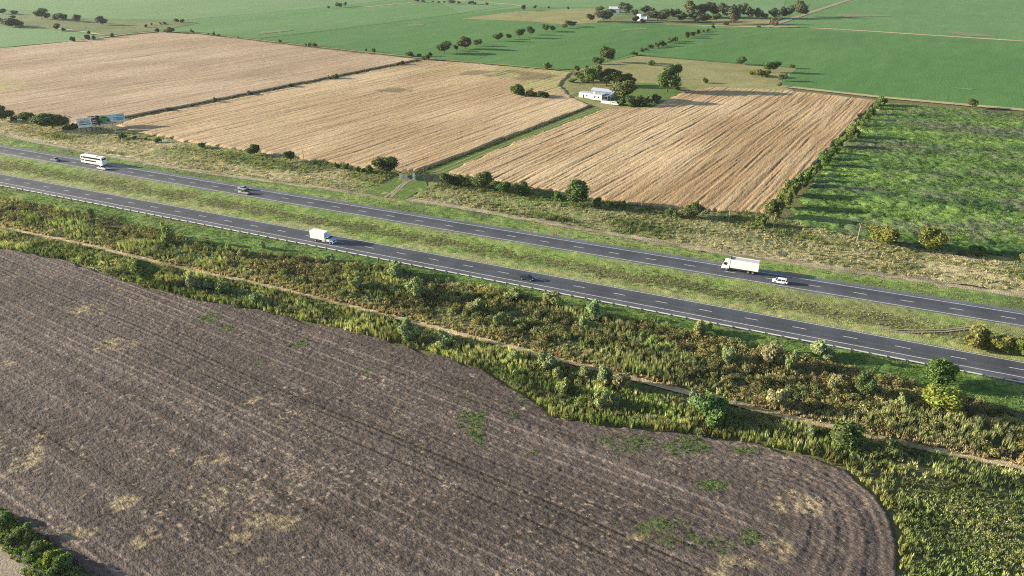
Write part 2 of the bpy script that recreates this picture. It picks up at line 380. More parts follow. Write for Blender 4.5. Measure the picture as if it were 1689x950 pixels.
def blob(cx, cy, rx, ry, px=True, key='b'):
    c = np.array(G(cx, cy)) if px else np.array((cx, cy)); s = PXM(cy) if px else 1
    e = np.array(G(cx, cy + ry)) - np.array(G(cx, cy - ry)) if px else None
    a, b = (rx / s, abs(e[1]) / 2) if px else (rx, ry)
    def f(X, Y):
        d = np.sqrt(((X - c[0]) / a) ** 2 + ((Y - c[1]) / b) ** 2) + .35 * NZ.at(X, Y, a * .25 + 1, a * .25 + 1, 1, key)
        return np.clip((1.15 - d) * 2.2, 0, 1)
    return f
def umax(*fs): return lambda X, Y: np.max([f(X, Y) for f in fs], axis=0)
w1_green = umax(blob(8, 145, 22, 9), blob(-40, 140, 40, 10))
w2_green = umax(blob(840, 124, 95, 16), blob(900, 140, 50, 14)); w2_dark = umax(blob(795, 121, 34, 5, key='w2d'), blob(865, 126, 44, 7, key='w2d'), blob(650, 150, 22, 3, key='w2d'))
wheat('wheat_field', GP([(-500, 135), (0, 82), (150, 66), (272, 53.5), (335, 57), (520, 79), (694, 98), (600, 117), (400, 156.5), (207, 194), (120, 207), (60, 200), (0, 193), (-400, 215)]), (2.4, .8), (.48, .36, .235), (.35, .25, .155), w1_green, .75, 100)
wheat('wheat_field', GP([(214, 198), (400, 161), (560, 129), (702, 100), (760, 103), (945, 119), (925, 140), (945, 160), (978, 174), (690, 283), (655, 284), (600, 279), (470, 259), (330, 240), (215, 217), (190, 208)]), (1.6, .55), (.55, .415, .245), (.385, .265, .145), w2_green, .85, 200)
wheat('wheat_field', GP([(738, 286), (820, 247), (996, 181), (1030, 179), (1075, 176), (1130, 152), (1178, 144), (1300, 149), (1449, 166), (1396, 216), (1340, 275), (1268, 355), (1200, 351), (1100, 345), (985, 332), (860, 309)]), (1.2, .42), (.56, .42, .245), (.35, .235, .12), umax(blob(1230, 152, 50, 5)), 1.0, 300)

# ---- weedy green field on the far side, beyond the hedge
def weed_h(u, v, X, Y): return .35 + .16 * NZ.at(X, Y, 1.3, 1.3, .5, 'wh') + .14 * NZ.at(X, Y, 5, 3, 1, 'wh2') + .10 * RNG.standard_normal(len(u))
def weed_c(u, v, X, Y):
    E_ = X * math.cos(R(-14)) + Y * math.sin(R(-14)); N_ = -X * math.sin(R(-14)) + Y * math.cos(R(-14))
    p = .8 * NZ.at(E_, N_, 26, 6, 1, 'wc') + .5 * NZ.at(E_, N_, 5, 2.5, 1, 'wc2'); q = NZ.at(E_, N_, 20, 5, 1, 'wc3') + .4 * NZ.at(X, Y, 3, 2, 1, 'wc4')
    c = mixc((.060, .125, .034), (.185, .285, .065), .36 + .34 * p)
    dead = np.clip((q - .5 + .6 * NZ.at(X, Y, 1.2, 1.2, .5, 'wd')) * .9, 0, .62)
    c = c * (1 - dead[:, None]) + np.array((.155, .155, .105)) * dead[:, None]
    return c * (1 + .16 * RNG.standard_normal(len(u)))[:, None].clip(.4, 1.8)
M['weedmat'] = soil('weedy_crop', None, (.1, .8, 3), (.2, .4, .4), .7, 2.2, attr=True, fine=.35)
WEEDY = [(1456, 169), (1570, 178), (1689, 188), (2100, 222), (2300, 520), (1689, 428), (1600, 419), (1500, 409), (1400, 390), (1296, 364), (1345, 292), (1400, 228)]
relief('weedy_field', GP(WEEDY), AX, (.9, .8), weed_h, weed_c, M['weedmat'])

# ---- verges, median, tracks
OUT_FAR = rline(FAR, 6.1); IN_FAR = rline(FAR, -4.15); IN_NEAR = rline(NEAR, 4.15); OUT_NEAR = rline(NEAR, -6.4)
TR1 = GP([(-700, 95), (-300, 158), (0, 221), (60, 234), (110, 243), (200, 261), (300, 279), (440, 298), (560, 314), (640, 324), (760, 342), (900, 367), (1075, 396), (1200, 419), (1360, 440), (1510, 461), (1689, 488), (2100, 548), (2600, 620)])
def off(L, d):
    L = np.asarray(L); T = np.gradient(L, axis=0); T /= np.linalg.norm(T, axis=1)[:, None]
    return L + np.stack([-T[:, 1], T[:, 0]], 1) * d
FLINE = GP([(-700, 75), (-300, 150), (0, 191), (60, 198), (120, 206), (205, 215), (330, 238), (470, 257), (600, 277), (655, 282), (740, 285), (860, 307), (985, 330), (1100, 343), (1268, 353), (1400, 389), (1500, 408), (1600, 418), (1689, 427), (2100, 490), (2600, 560)])
TR2 = GP([(-700, 205), (-300, 305), (0, 374), (30, 380), (150, 405), (280, 437), (420, 466), (560, 500), (700, 535), (840, 571), (1000, 612), (1130, 646), (1280, 682), (1400, 711), (1550, 744), (1689, 771), (2100, 850), (2700, 965)])
SCRUB_TOP = GP([(-700, 170), (-300, 258), (0, 328), (150, 352), (300, 392), (430, 421), (560, 432), (640, 440), (700, 458), (840, 482), (1000, 520), (1130, 545), (1280, 582), (1400, 606), (1500, 632), (1689, 680), (2100, 775), (2700, 920)])
def grass_h(amp, key): return lambda X, Y, q: amp * (.6 * NZ.at(X, Y, .6, .6, .25, key) + .7 * NZ.at(X, Y, 2.5, 2.5, .5, key + 'b')) + amp * .5 * RNG.standard_normal(len(X))
def col2(*stops, key='g', l=(9, 5), jit=.10):
    def f(X, Y, q):
        u = X * RT[0] + Y * RT[1]; v = X * RN[0] + Y * RN[1]
        t = .5 + .28 * NZ.at(u, v, l[0] * 2, l[1], 1, key) + .22 * NZ.at(u, v, 2.0, 1.2, .5, key + 'f')
        t = np.clip(t, 0, .999) * (len(stops) - 1); i = t.astype(int); fr = (t - i)[:, None]; S = np.array(stops)
        return (S[i] * (1 - fr) + S[i + 1] * fr) * (1 + jit * RNG.standard_normal(len(X)))[:, None].clip(.5, 1.6)
    return f
M['turf'] = soil('turf', None, (.15, .9, 4), (.25, .35, .4), .6, 3.0, attr=True, fine=.32)
GREEN, LIME, STRAW, OLIVE, DULL, BROWN = (.150, .235, .058), (.22, .30, .078), (.42, .37, .19), (.21, .225, .09), (.13, .155, .06), (.21, .18, .12)
def median_c(X, Y, q):                                # q: 0 beside the far carriageway, 1 beside the near one
    base = col2(GREEN, LIME, OLIVE, key='med')(X, Y, q); dry = col2((.25, .28, .10), (.33, .33, .14), LIME, key='med2')(X, Y, q); ditch = col2(BROWN, OLIVE, (.20, .17, .10), GREEN, key='med3', l=(5, 2))(X, Y, q)
    w1 = np.clip((q - .62 + .06 * NZ.at(X, Y, 8, 3, 1, 'mq')) * 8, 0, 1)[:, None]
    w2 = (np.exp(-((q - .50 - .04 * NZ.at(X, Y, 10, 10, 1, 'mq2')) / .07) ** 2) * np.clip(.45 + .4 * NZ.at(X, Y, 9, 9, 1, 'mq3'), 0, 1))[:, None]
    c = base * (1 - w1) + dry * w1; return c * (1 - w2) + ditch * w2
strip('median_grass', IN_FAR, IN_NEAR, M['turf'], 0, (.7, .5), lambda X, Y, q: grass_h(.07, 'm')(X, Y, q) - .35 * np.sin(np.pi * q) ** 2, median_c)
strip('verge_grass', off(TR1, -1.5), OUT_FAR, M['turf'], 0, (.8, .5), grass_h(.06, 'v'), col2((.13, .17, .06), GREEN, LIME, (.26, .26, .11), key='ver'))
strip('verge_track', off(TR1, 1.5), off(TR1, -1.5), M['turf'], 0.0, (.8, .3), grass_h(.05, 'tr'), col2(BROWN, (.33, .28, .19), (.40, .34, .23), (.22, .19, .10), key='trk', l=(6, .5)))
def rough_c(X, Y, q):
    c = col2(DULL, OLIVE, (.22, .21, .09), GREEN, key='rgh')(X, Y, q); s = col2((.30, .27, .13), STRAW, (.45, .39, .21), key='rgs')(X, Y, q)
    t = np.clip((q - .35) * 1.6 + .5 * NZ.at(X, Y, 14, 8, 1, 'rgq') + np.clip((-X - 60) / 120, 0, .6) + np.clip((X - 90) / 60, 0, .4) - np.clip(1 - abs(X - 25) / 60, 0, 1) * .6, 0, 1)[:, None]
    return c * (1 - t) + s * t
strip('verge_rough_grass', FLINE, off(TR1, 1.5), M['turf'], 0, (.9, .6), grass_h(.13, 'r'), rough_c)
strip('embankment_grass', OUT_NEAR, SCRUB_TOP, M['turf'], 0, (.7, .4), grass_h(.07, 'e'), col2((.10, .165, .04), GREEN, (.16, .24, .055), OLIVE, key='emb'))
strip('scrub_ground', SCRUB_TOP, off(TR2, 1.0), M['turf'], 0, (1.0, .7), grass_h(.12, 's'), col2((.06, .07, .028), (.10, .10, .045), (.14, .13, .06), key='scr'))
strip('scrub_track', off(TR2, 1.0), off(TR2, -.9), M['turf'], 0.0, (.6, .25), grass_h(.07, 't2'), col2((.22, .18, .10), (.42, .34, .20), (.50, .41, .25), (.27, .23, .12), key='tk2', l=(5, .5)))

# carriageways with their markings
def asphalt(name, f):
    m, nt, p = new_mat(name); L = nt.links.new
    uv = nt.nodes.new('ShaderNodeUVMap'); uv.uv_map = 'lane'
    sx = nt.nodes.new('ShaderNodeSeparateXYZ'); L(uv.outputs[0], sx.inputs[0])
    ge = nt.nodes.new('ShaderNodeNewGeometry')
    n1 = nt.nodes.new('ShaderNodeTexNoise'); n1.inputs['Scale'].default_value = .12; n1.inputs['Detail'].default_value = 6; L(uv.outputs[0], n1.inputs['Vector'])
    n2 = nt.nodes.new('ShaderNodeTexNoise'); n2.inputs['Scale'].default_value = 6; n2.inputs['Detail'].default_value = 5; L(ge.outputs['Position'], n2.inputs['Vector'])
    # wheel paths: four darker, smoother bands across the carriageway
    cr = nt.nodes.new('ShaderNodeValToRGB'); e = cr.color_ramp.elements
    pts = [(0.0, .080), (.20, .078), (.30, .066), (.42, .052), (.5, .068), (.60, .056), (.72, .062), (.85, .072), (1.0, .10)] if f == 'n' else [(0.0, .09), (.12, .072), (.25, .060), (.36, .066), (.46, .060), (.60, .054), (.72, .060), (.82, .11), (1.0, .15)]
    while len(e) < len(pts): e.new(.5)
    for i, (q, c) in enumerate(pts): e[i].position = q; e[i].color = (c * 1.12, c * 1.2, c * 1.38, 1)
    L(sx.outputs[1], cr.inputs[0])
    mr = nt.nodes.new('ShaderNodeMapRange'); mr.inputs[3].default_value = .72; mr.inputs[4].default_value = 1.28; mr.inputs[1].default_value = .3; mr.inputs[2].default_value = .7
    ad = nt.nodes.new('ShaderNodeMath'); ad.operation = 'ADD'; L(n1.outputs['Fac'], ad.inputs[0])
    h = nt.nodes.new('ShaderNodeMath'); h.operation = 'MULTIPLY_ADD'; h.inputs[1].default_value = .2; h.inputs[2].default_value = -.10; L(n2.outputs['Fac'], h.inputs[0]); L(h.outputs[0], ad.inputs[1]); L(ad.outputs[0], mr.inputs[0])
    vm = nt.nodes.new('ShaderNodeVectorMath'); vm.operation = 'SCALE'; L(cr.outputs[0], vm.inputs[0]); L(mr.outputs[0], vm.inputs['Scale']); L(vm.outputs[0], p.inputs['Base Color'])
    b = nt.nodes.new('ShaderNodeBump'); b.inputs['Strength'].default_value = .15; b.inputs['Distance'].default_value = .05; L(n2.outputs['Fac'], b.inputs['Height']); L(b.outputs[0], p.inputs['Normal'])
    p.inputs['Roughness'].default_value = .75; p.inputs['Specular IOR Level'].default_value = .35
    return m
def carriageway(f, d0, d1, which):
    t = np.arange(T0, T1, 4.0); A = rline(f, d0, t); B = rline(f, d1, t); n = len(t); i = np.arange(n - 1)
    V = np.zeros((4 * n, 3)); V[:n, :2] = A; V[n:2 * n, :2] = B; V[:2 * n, 2] = .14
    V[2 * n:3 * n, :2] = rline(f, d0 - .45, t); V[3 * n:, :2] = rline(f, d1 + .45, t); V[2 * n:, 2] = -.12
    F = np.concatenate([np.stack([i, i + 1, i + n + 1, i + n], 1), np.stack([i + 2 * n, i + 2 * n + 1, i + 1, i], 1), np.stack([i + n, i + n + 1, i + 3 * n + 1, i + 3 * n], 1)])
    me = np_mesh('road', V, F, asphalt('asphalt_' + which, which))
    uv = me.uv_layers.new(name='lane'); li = np.zeros(len(me.loops), np.int32); me.loops.foreach_get('vertex_index', li)
    acr = np.concatenate([np.zeros(n), np.ones(n), np.zeros(n), np.ones(n)]); alo = np.tile(t, 4)
    uv.data.foreach_set('uv', np.stack([alo[li], acr[li]], 1).astype(np.float32).ravel())
    road = tag(link_mesh('road', me), kind='structure')
    for d in (-3.65, 3.65):
        A = rline(f, d - .10, t); B = rline(f, d + .10, t); V = np.zeros((2 * n, 3)); V[:n, :2] = A; V[n:, :2] = B; V[:, 2] = .146
        link_mesh('edge_line', np_mesh('edge_line', V, np.stack([i, i + 1, i + n + 1, i + n], 1), M['paint_line']), road)
    return road
road_near = carriageway(NEAR, -6.3, 4.1, 'n'); road_far = carriageway(FAR, -4.1, 6.0, 'f')
dash = np_mesh('lane_dash', [(-1.7, -.10, 0), (1.7, -.10, 0), (1.7, .10, 0), (-1.7, .10, 0)], [(0, 1, 2, 3)], M['paint_line'])
for f, road, ref in ((NEAR, road_near, 1318.0), (FAR, road_far, 1343.3)):
    P0, _ = rpos(f, ref, 0); t0 = float(P0 @ RT)
    for kx in range(-46, 12):
        tt = t0 + 12.0 * kx; P = rline(f, 0, [tt, tt + 1])
        o = link_mesh('lane_dash', dash, road, (P[0, 0], P[0, 1], .147), math.atan2(*(P[1] - P[0])[::-1]))

# ---- ploughed field with turning rows
PL = GP([(-160, 376), (0, 410), (120, 432), (220, 468), (330, 496), (450, 516), (600, 553), (700, 578), (800, 612), (870, 652), (915, 690), (1000, 703), (1100, 713), (1200, 724), (1320, 747), (1400, 778), (1450, 820), (1474, 860), (1484, 900), (1482, 950), (1465, 1010), (1400, 1120), (150, 960), (128, 938), (60, 882), (0, 842), (-160, 780)])
EDGE = GP([(600, 553), (700, 578), (800, 612), (870, 652), (915, 690), (1000, 703), (1100, 713), (1200, 724), (1320, 747), (1400, 778), (1450, 820), (1474, 860), (1484, 900), (1482, 950), (1465, 1010), (1400, 1120)])
PA = R(-31.0)
M['plough'] = soil('ploughed_soil', None, (.2, 1.1, 4), (.15, .35, .5), .8, 3.0, attr=True, rot=PA, stretch=2.2, fine=.42)
def prow(u, v, X, Y):
    P = np.stack([X, Y], 1); d = dist_poly(P, EDGE)
    near = np.clip((26 - d) / 5, 0, 1) * np.clip((X - 38) / 14, 0, 1)     # rows follow the edge on the headland
    return d, near
ROWS = np.random.default_rng(3)
RL = {k: ROWS.choice([0, 0, 1, 1, 1, -1, -1], 4000) * ROWS.uniform(.5, 1.2, 4000) for k in (0,)}
RL[1] = ROWS.uniform(-.8, .8, 4000)
def rowline(v):
    """drill and wheel lines: + pale raised, - dark sunk"""
    k = np.floor(v / 2.6).astype(int); c = (k + .5) * 2.6 + RL[1][k % 4000]
    return RL[0][k % 4000] * np.exp(-((v - c) / .26) ** 2)
def plough_h(u, v, X, Y):
    d, near = prow(u, v, X, Y); wv = v + .35 * NZ.at(u, v, 30, 8, 1, 'pw')
    track = rowline(wv); furrow = np.sin(wv * 2 * math.pi / 1.3)
    rowd = d + .5 * NZ.at(X, Y, 14, 14, 1, 'pd')
    ring = np.sin(rowd * 2 * math.pi / 1.5) * .5 + np.sin(rowd * 2 * math.pi / 4.7 + 1) * .7
    clod = NZ.at(X, Y, .3, .3, .2, 'pc') * .035 + NZ.at(X, Y, .8, .8, .3, 'pc2') * .015 + .018 * RNG.standard_normal(len(u))
    return .16 + clod + (1 - near) * (.02 * furrow + .08 * track) + near * .085 * ring
STRAWS = [(455, 860, 38, 16), (390, 890, 22, 14), (50, 748, 22, 30), (205, 830, 24, 10), (350, 760, 20, 8), (372, 815, 26, 16), (140, 880, 34, 10), (245, 890, 22, 14), (825, 803, 12, 8), (140, 512, 26, 10), (1050, 885, 34, 10), (415, 662, 14, 8), (8, 600, 10, 6), (1220, 930, 50, 22), (1310, 830, 34, 20), (1280, 900, 40, 18), (435, 925, 16, 8), (180, 570, 40, 8)]
WEEDS = [(790, 692, 34, 26), (846, 688, 14, 9), (1078, 872, 52, 20), (1120, 892, 26, 14), (1012, 730, 46, 15), (1110, 735, 50, 13), (1178, 797, 34, 9), (1172, 905, 30, 15), (1235, 885, 12, 14), (345, 527, 16, 8), (372, 541, 18, 10), (425, 605, 10, 6), (490, 572, 16, 6), (355, 525, 24, 8), (606, 610, 7, 4), (711, 581, 8, 5), (862, 652, 14, 10), (1232, 745, 30, 8), (880, 748, 16, 6)]
straw_f = umax(*[blob(*b, key='st') for b in STRAWS]); weedp_f = umax(*[blob(*b, key='wp') for b in WEEDS])
def plough_c(u, v, X, Y):
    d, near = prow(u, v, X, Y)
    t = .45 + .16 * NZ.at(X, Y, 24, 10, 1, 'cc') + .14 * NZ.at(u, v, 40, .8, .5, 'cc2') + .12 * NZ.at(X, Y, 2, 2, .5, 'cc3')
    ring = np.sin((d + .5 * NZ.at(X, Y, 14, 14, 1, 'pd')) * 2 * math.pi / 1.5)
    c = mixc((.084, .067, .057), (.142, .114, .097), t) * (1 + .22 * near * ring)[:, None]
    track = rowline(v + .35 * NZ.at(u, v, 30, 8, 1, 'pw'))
    c = c * (1 + (1 - near) * (.75 * np.clip(track, 0, 1.5) + .55 * np.clip(track, -1.5, 0) + .10 * np.sin(v * 2 * math.pi / 1.3)))[:, None]  # soil tone paler on ridges, darker in furrows, making up for weak relief shading
    res = np.clip(NZ.at(X, Y, .22, .22, .2, 'res') * .8 - 1.15 + .22 * NZ.at(X, Y, 14, 7, 1, 'res2') + .25 * NZ.at(u, v, 3, 1, .5, 'res3'), 0, .8)[:, None]   # chopped straw on the soil
    c = c * (1 - res) + np.array((.36, .29, .20)) * res
    s = (straw_f(X, Y) * np.clip(.30 + .55 * NZ.at(X, Y, .45, .45, .25, 'sp') + .3 * NZ.at(X, Y, 2.5, 2.5, .5, 'sp2'), 0, .85))[:, None]; c = c * (1 - s) + np.array((.36, .29, .165)) * s
    g = (weedp_f(X, Y) * np.clip(.6 + .5 * NZ.at(X, Y, 1, 1, .4, 'gp'), 0, .9))[:, None]; c = c * (1 - g) + np.array((.09, .12, .04)) * g
    return c * (1 +  .12 * RNG.standard_normal(len(u)))[:, None].clip(.4, 1.8)
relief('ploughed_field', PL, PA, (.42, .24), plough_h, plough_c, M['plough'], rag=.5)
path_px('dirt_road', [(-160, 880), (-40, 905), (10, 930), (70, 985), (150, 1060)], 5.0, M['dirt'], 0.02)

# ---- grounds round the farmhouse and the lane to it
sheet('farmyard_meadow', GP([(930, 118), (1000, 103), (1052, 92), (1200, 104), (1313, 112.5), (1300, 128), (1286, 141), (1310, 149), (1180, 146), (1130, 153), (1078, 177), (1030, 181), (985, 181), (950, 168), (925, 158), (838, 155), (880, 135)]), M['meadow'], -0.02)
M['lawn'] = soil('lawn', [(.07, .13, .03), (.11, .18, .04), (.18, .23, .07)], (.05, .3, 2), (.3, .35, .35), .4, 2)
sheet('lawn', GP([(940, 157), (985, 168), (1080, 180), (1135, 154), (1110, 138), (1045, 137), (1010, 160), (960, 150)]), M['lawn'], 0.03)
sheet('lane_grass', GP([(692, 287), (738, 286), (820, 247), (998, 180), (978, 174)]), M['lawn'], 0.02)
for a, b in (((706, 288), (985, 177.5)), ((720, 288), (991, 178.5))): path_px('wheel_track', [(a[0] - 18, a[1] + 6), a, ((a[0] + b[0]) / 2 - 8, (a[1] + b[1]) / 2 + 1.2), b], .9, M['meadow'], 0.06)
sheet('gateway_lawn', GP([(598, 318), (655, 292), (700, 293), (705, 306), (668, 330), (640, 326)]), M['lawn'], .10)
for q in (-2.6, 2.4): path_px('driveway', [(690 + q, 288), (677 + q, 296), (664 + q, 305), (652 + q * 1.3, 316), (640 + q * 2, 326)], 1.1, M['dirt'], 0.16)
for q, wd in ((0, .45), (4.0, .5)): path_px('median_track', [(1446 + q * 3, 541 + q), (1475, 543 + q), (1510, 544 + q * .9), (1560, 543 + q * .8), (1600, 538 + q * .8), (1650, 529 + q)], wd, M['dirt'], -.05)

# ------------------------------------------------------------------ things: guardrail
GR = rline(NEAR, -6.95, np.arange(-420.0, 270.0, 4.0))
gr = empty('guardrail', (GR[80, 0], GR[80, 1], 0)); tag(gr, 'long pale steel guardrail on posts coloured dark for shade beside the near carriageway', 'guardrail')
gi = Matrix.Translation((-GR[80, 0], -GR[80, 1], 0))
beam = MB().prism([(-.03, .50), (.05, .54), (.05, .60), (-.01, .64), (.05, .68), (.05, .76), (-.03, .82), (-.05, .82), (-.05, .50)], -2.02, 2.02).mesh('rail_beam', M['galv'])
beam.transform(Matrix.Rotation(R(90), 4, 'Z'))                       # length along x, face towards the road
post = MB().box(-.07, .07, -.22, -.05, -.3, .84).box(-.05, .05, -.06, -.01, .56, .74).mesh('rail_post', M['post'])
for i in range(len(GR) - 1):
    a, b = GR[i], GR[i + 1]; rz = math.atan2(*(b - a)[::-1]); m = (a + b) / 2
    link_mesh('rail_beam', beam, gr, (m[0] - GR[80, 0], m[1] - GR[80, 1], 0), rz)
    link_mesh('post', post, gr, (a[0] - GR[80, 0], a[1] - GR[80, 1], 0), rz)

# ------------------------------------------------------------------ vehicles (x forward, z up)
def wheel_meshes(r, wd):
    t = MB().cyl((0, -wd / 2, 0), (0, 1, 0), r, wd, 18).mesh('tyre', M['rubber'])
    h = MB().cyl((0, -wd / 2 - .015, 0), (0, 1, 0), r * .6, wd + .03, 14).mesh('rim', M['hub'])
    return t, h
def wheels(root, xs, half, r, wd):
    t, h = wheel_meshes(r, wd)
    for x in xs:
        for sgn in (-1, 1):
            o = link_mesh('wheel', t, root, (x, sgn * (half - wd / 2), r)); link_mesh('rim', h, o)
def pair(root, name, mat, x0, x1, y0, y1, z0, z1):
    for sgn in (-1, 1): MB().box(x0, x1, *sorted((sgn * y0, sgn * y1)), z0, z1).obj(name, mat, root)
def put(name, f, px, offs, flip, label, group='vehicles driving on the divided highway', cat='car'):
    p, rz = rpos(f, px, offs)
    return tag(empty(name, (p[0], p[1], .145), rz + (math.pi if flip else 0)), label, cat, group)
def car(root, paint, L=4.3, Wd=1.76, Ht=1.48, style='hatch'):
    h = Wd / 2; a = L / 2
    MB().hull([(-a, .38, .80, h * .84, h * .80), (-a + .12, .28, .90, h * .95, h * .90), (-a + .9, .22, .93, h, h * .95), (0, .20, .92, h, h * .95), (a - 1.3, .22, .90, h, h * .94), (a - .45, .24, .80, h * .97, h * .90), (a - .08, .30, .70, h * .86, h * .80), (a, .36, .62, h * .78, h * .72)], .09).obj('body', paint, root)
    if style == 'hatch': cab = [(-a + .06, .90, .94, h * .86, h * .80), (-a + .45, .90, Ht - .10, h * .90, h * .74), (-a + .9, .9, Ht - .02, h * .92, h * .74), (.25, .9, Ht - .02, h * .92, h * .74), (.55, .9, Ht - .10, h * .92, h * .74), (1.25, .88, .93, h * .88, h * .80)]
    elif style == 'sedan': cab = [(-a + .75, .90, .95, h * .84, h * .8), (-a + 1.35, .90, Ht - .10, h * .90, h * .72), (-a + 1.7, .9, Ht - .02, h * .92, h * .72), (.15, .9, Ht - .02, h * .92, h * .72), (.45, .9, Ht - .08, h * .92, h * .74), (1.2, .88, .93, h * .88, h * .80)]
    else: cab = [(-.55, .92, 1.0, h * .90, h * .84), (-.42, .92, Ht - .04, h * .92, h * .76), (.0, .92, Ht, h * .92, h * .76), (.75, .92, Ht - .03, h * .92, h * .76), (1.45, .92, .98, h * .90, h * .82)]
    MB().hull(cab, .05).obj('windows', M['glass'], root)
    xs = [c[0] for c in cab]; MB().hull([(xs[1] - .05, Ht - .13, Ht - .02, h * .77, h * .72), (xs[2], Ht - .08, Ht + .02, h * .79, h * .74), (xs[-3], Ht - .08, Ht + .02, h * .79, h * .74), (xs[-2] + .06, Ht - .15, Ht - .05, h * .79, h * .74)], .04).obj('roof', paint, root)
    for sgn in (-1, 1):
        for x in ((xs[1] + xs[2]) / 2, (xs[2] + xs[-3]) / 2 + .1, xs[-2] + .2):
            MB().hull([(x - .06, .88, Ht - .1, .035, .035), (x + .06, .88, Ht - .1, .035, .035)], .01).obj('pillar', paint, root).location = (0, sgn * h * .845, 0)
        MB().hull([(.95, .92, 1.06, .09, .08), (1.12, .94, 1.04, .07, .06)], .02).obj('mirror', paint, root).location = (0, sgn * (h + .08), 0)
    pair(root, 'headlight', M['lamp'], a - .28, a - .05, h * .48, h * .86, .58, .72); pair(root, 'taillight', M['red'], -a - .01, -a + .14, h * .60, h * .90, .62, .82)
    MB().box(-a + .3, a - .3, -h * .8, h * .8, .16, .26).obj('underbody', M['chassis'], root)
    if style == 'pickup':
        MB().box(-a + .12, -.62, -h * .84, h * .84, .925, .94).obj('bed_floor', M['chassis'], root)
        for y0, y1 in ((-h * .95, -h * .84), (h * .84, h * .95)): MB().box(-a + .05, -.58, y0, y1, .88, 1.10).obj('bed_side', paint, root)
        MB().box(-a + .02, -a + .12, -h * .84, h * .84, .86, 1.09).obj('tailgate', paint, root)
    wheels(root, (-a + .82, a - .86), h - .01, .33 if style != 'pickup' else .38, .22)
car(put('car', NEAR, 870, -1.5, False, 'dark teal hatchback driving on the carriageway beside the guardrail'), M['darkpaint'], 4.4)
car(put('car', FAR, 1286, -1.8, True, 'white hatchback following the white cab-over box truck'), M['white'], 4.3)
car(put('car', FAR, 91.5, -1.6, True, 'small blue-grey car driving ahead of the double-decker coach'), M['bluegrey'], 4.4, style='sedan')
car(put('car', FAR, 402, 1.7, True, 'silver sedan in the outer lane beside a silver pickup'), M['silver'], 4.5, style='sedan')
car(put('pickup_truck', FAR, 404.5, -1.8, True, 'silver pickup overtaking a silver sedan', cat='pickup'), M['silver'], 5.2, 1.85, 1.80, 'pickup')
car(put('pickup_truck', FAR, 169.5, -1.9, True, 'white pickup overtaking the double-decker coach', cat='pickup'), M['white'], 5.3, 1.85, 1.80, 'pickup')

# bonneted box truck
t = put('box_truck', NEAR, 534, -1.9, False, 'white box truck with bonnet tinted blue for sky-lit shade driving beside the guardrail', cat='truck')
MB().hull([(-4.3, 1.05, 3.65, 1.25, 1.25), (1.55, 1.05, 3.65, 1.25, 1.25)], .04).obj('cargo_box', M['white'], t)
for y in (-1.253, 1.253):
    for x in (-2.9, -1.4, .1): MB().box(x - .03, x + .03, *sorted((y, y * 1.008)), 1.1, 3.6).obj('box_rib', M['white'], t)
MB().box(-4.36, -4.3, -1.1, 1.1, 1.15, 3.5).obj('rear_door', M['tarp'], t)
MB().hull([(1.75, .75, 2.35, 1.1, 1.0), (2.3, .75, 2.45, 1.12, 1.0), (2.75, .75, 2.38, 1.12, .98), (3.35, .75, 1.72, 1.1, 1.05)], .1).obj('cab', M['white'], t)
MB().hull([(3.2, .72, 1.70, 1.08, .98), (4.2, .66, 1.50, 1.02, .86), (4.45, .62, 1.30, .92, .78)], .12).obj('bonnet', M['sky_shade'], t)
MB().add([(2.83, -.9, 2.32), (2.83, .9, 2.32), (3.36, 1.0, 1.76), (3.36, -1.0, 1.76), (2.80, -.9, 2.28), (2.80, .9, 2.28), (3.3, 1.0, 1.72), (3.3, -1.0, 1.72)], [(0, 1, 2, 3), (7, 6, 5, 4), (0, 4, 5, 1), (2, 6, 7, 3), (1, 5, 6, 2), (3, 7, 4, 0)]).obj('windscreen', M['glass'], t)
pair(t, 'side_window', M['glass'], 2.2, 2.85, 1.06, 1.125, 1.65, 2.2); pair(t, 'mirror', M['chassis'], 3.1, 3.2, 1.2, 1.38, 1.55, 2.1)
MB().box(4.42, 4.5, -.55, .55, .8, 1.2).obj('grille', M['chassis'], t); MB().box(4.35, 4.6, -1.05, 1.05, .45, .7).obj('bumper', M['white'], t)
pair(t, 'headlight', M['lamp'], 4.28, 4.47, .62, .92, .85, 1.1); MB().hull([(.9, 3.0, 3.1, .8, .8), (1.9, 2.4, 3.2, .9, .85), (2.2, 2.4, 2.6, .9, .8)], .05).obj('air_deflector', M['sky_shade'], t)
MB().box(-4.2, 3.2, -.45, .45, .55, 1.0).obj('chassis', M['chassis'], t); pair(t, 'fuel_tank', M['galv'], .2, 1.3, .5, 1.05, .5, .95)
wheels(t, (-2.4, 3.45), 1.15, .48, .32)

# cab-over truck
t = put('box_truck', FAR, 1220, 1.9, True, 'white cab-over truck with long plain body and grey top, two rear axles', cat='truck')
MB().hull([(-5.3, 1.15, 3.75, 1.28, 1.28), (2.9, 1.15, 3.75, 1.28, 1.28)], .03).obj('cargo_body', M['white'], t)
MB().box(-5.2, 2.8, -1.15, 1.15, 3.752, 3.80).obj('tarpaulin', M['tarp'], t)
for y in (-1.25, 1.25): MB().box(-5.3, 2.9, y - .05, y + .05, 3.74, 3.90).obj('top_rail', M['white'], t)
MB().box(2.75, 3.0, -1.0, 1.0, 3.7, 4.05).obj('front_board', M['chassis'], t)
MB().hull([(3.1, .7, 3.1, 1.22, 1.12), (3.6, .7, 3.2, 1.24, 1.12), (4.6, .6, 3.05, 1.24, 1.12), (5.15, .55, 1.95, 1.22, 1.18), (5.25, .5, 1.1, 1.2, 1.15)], .12).obj('cab', M['white'], t)
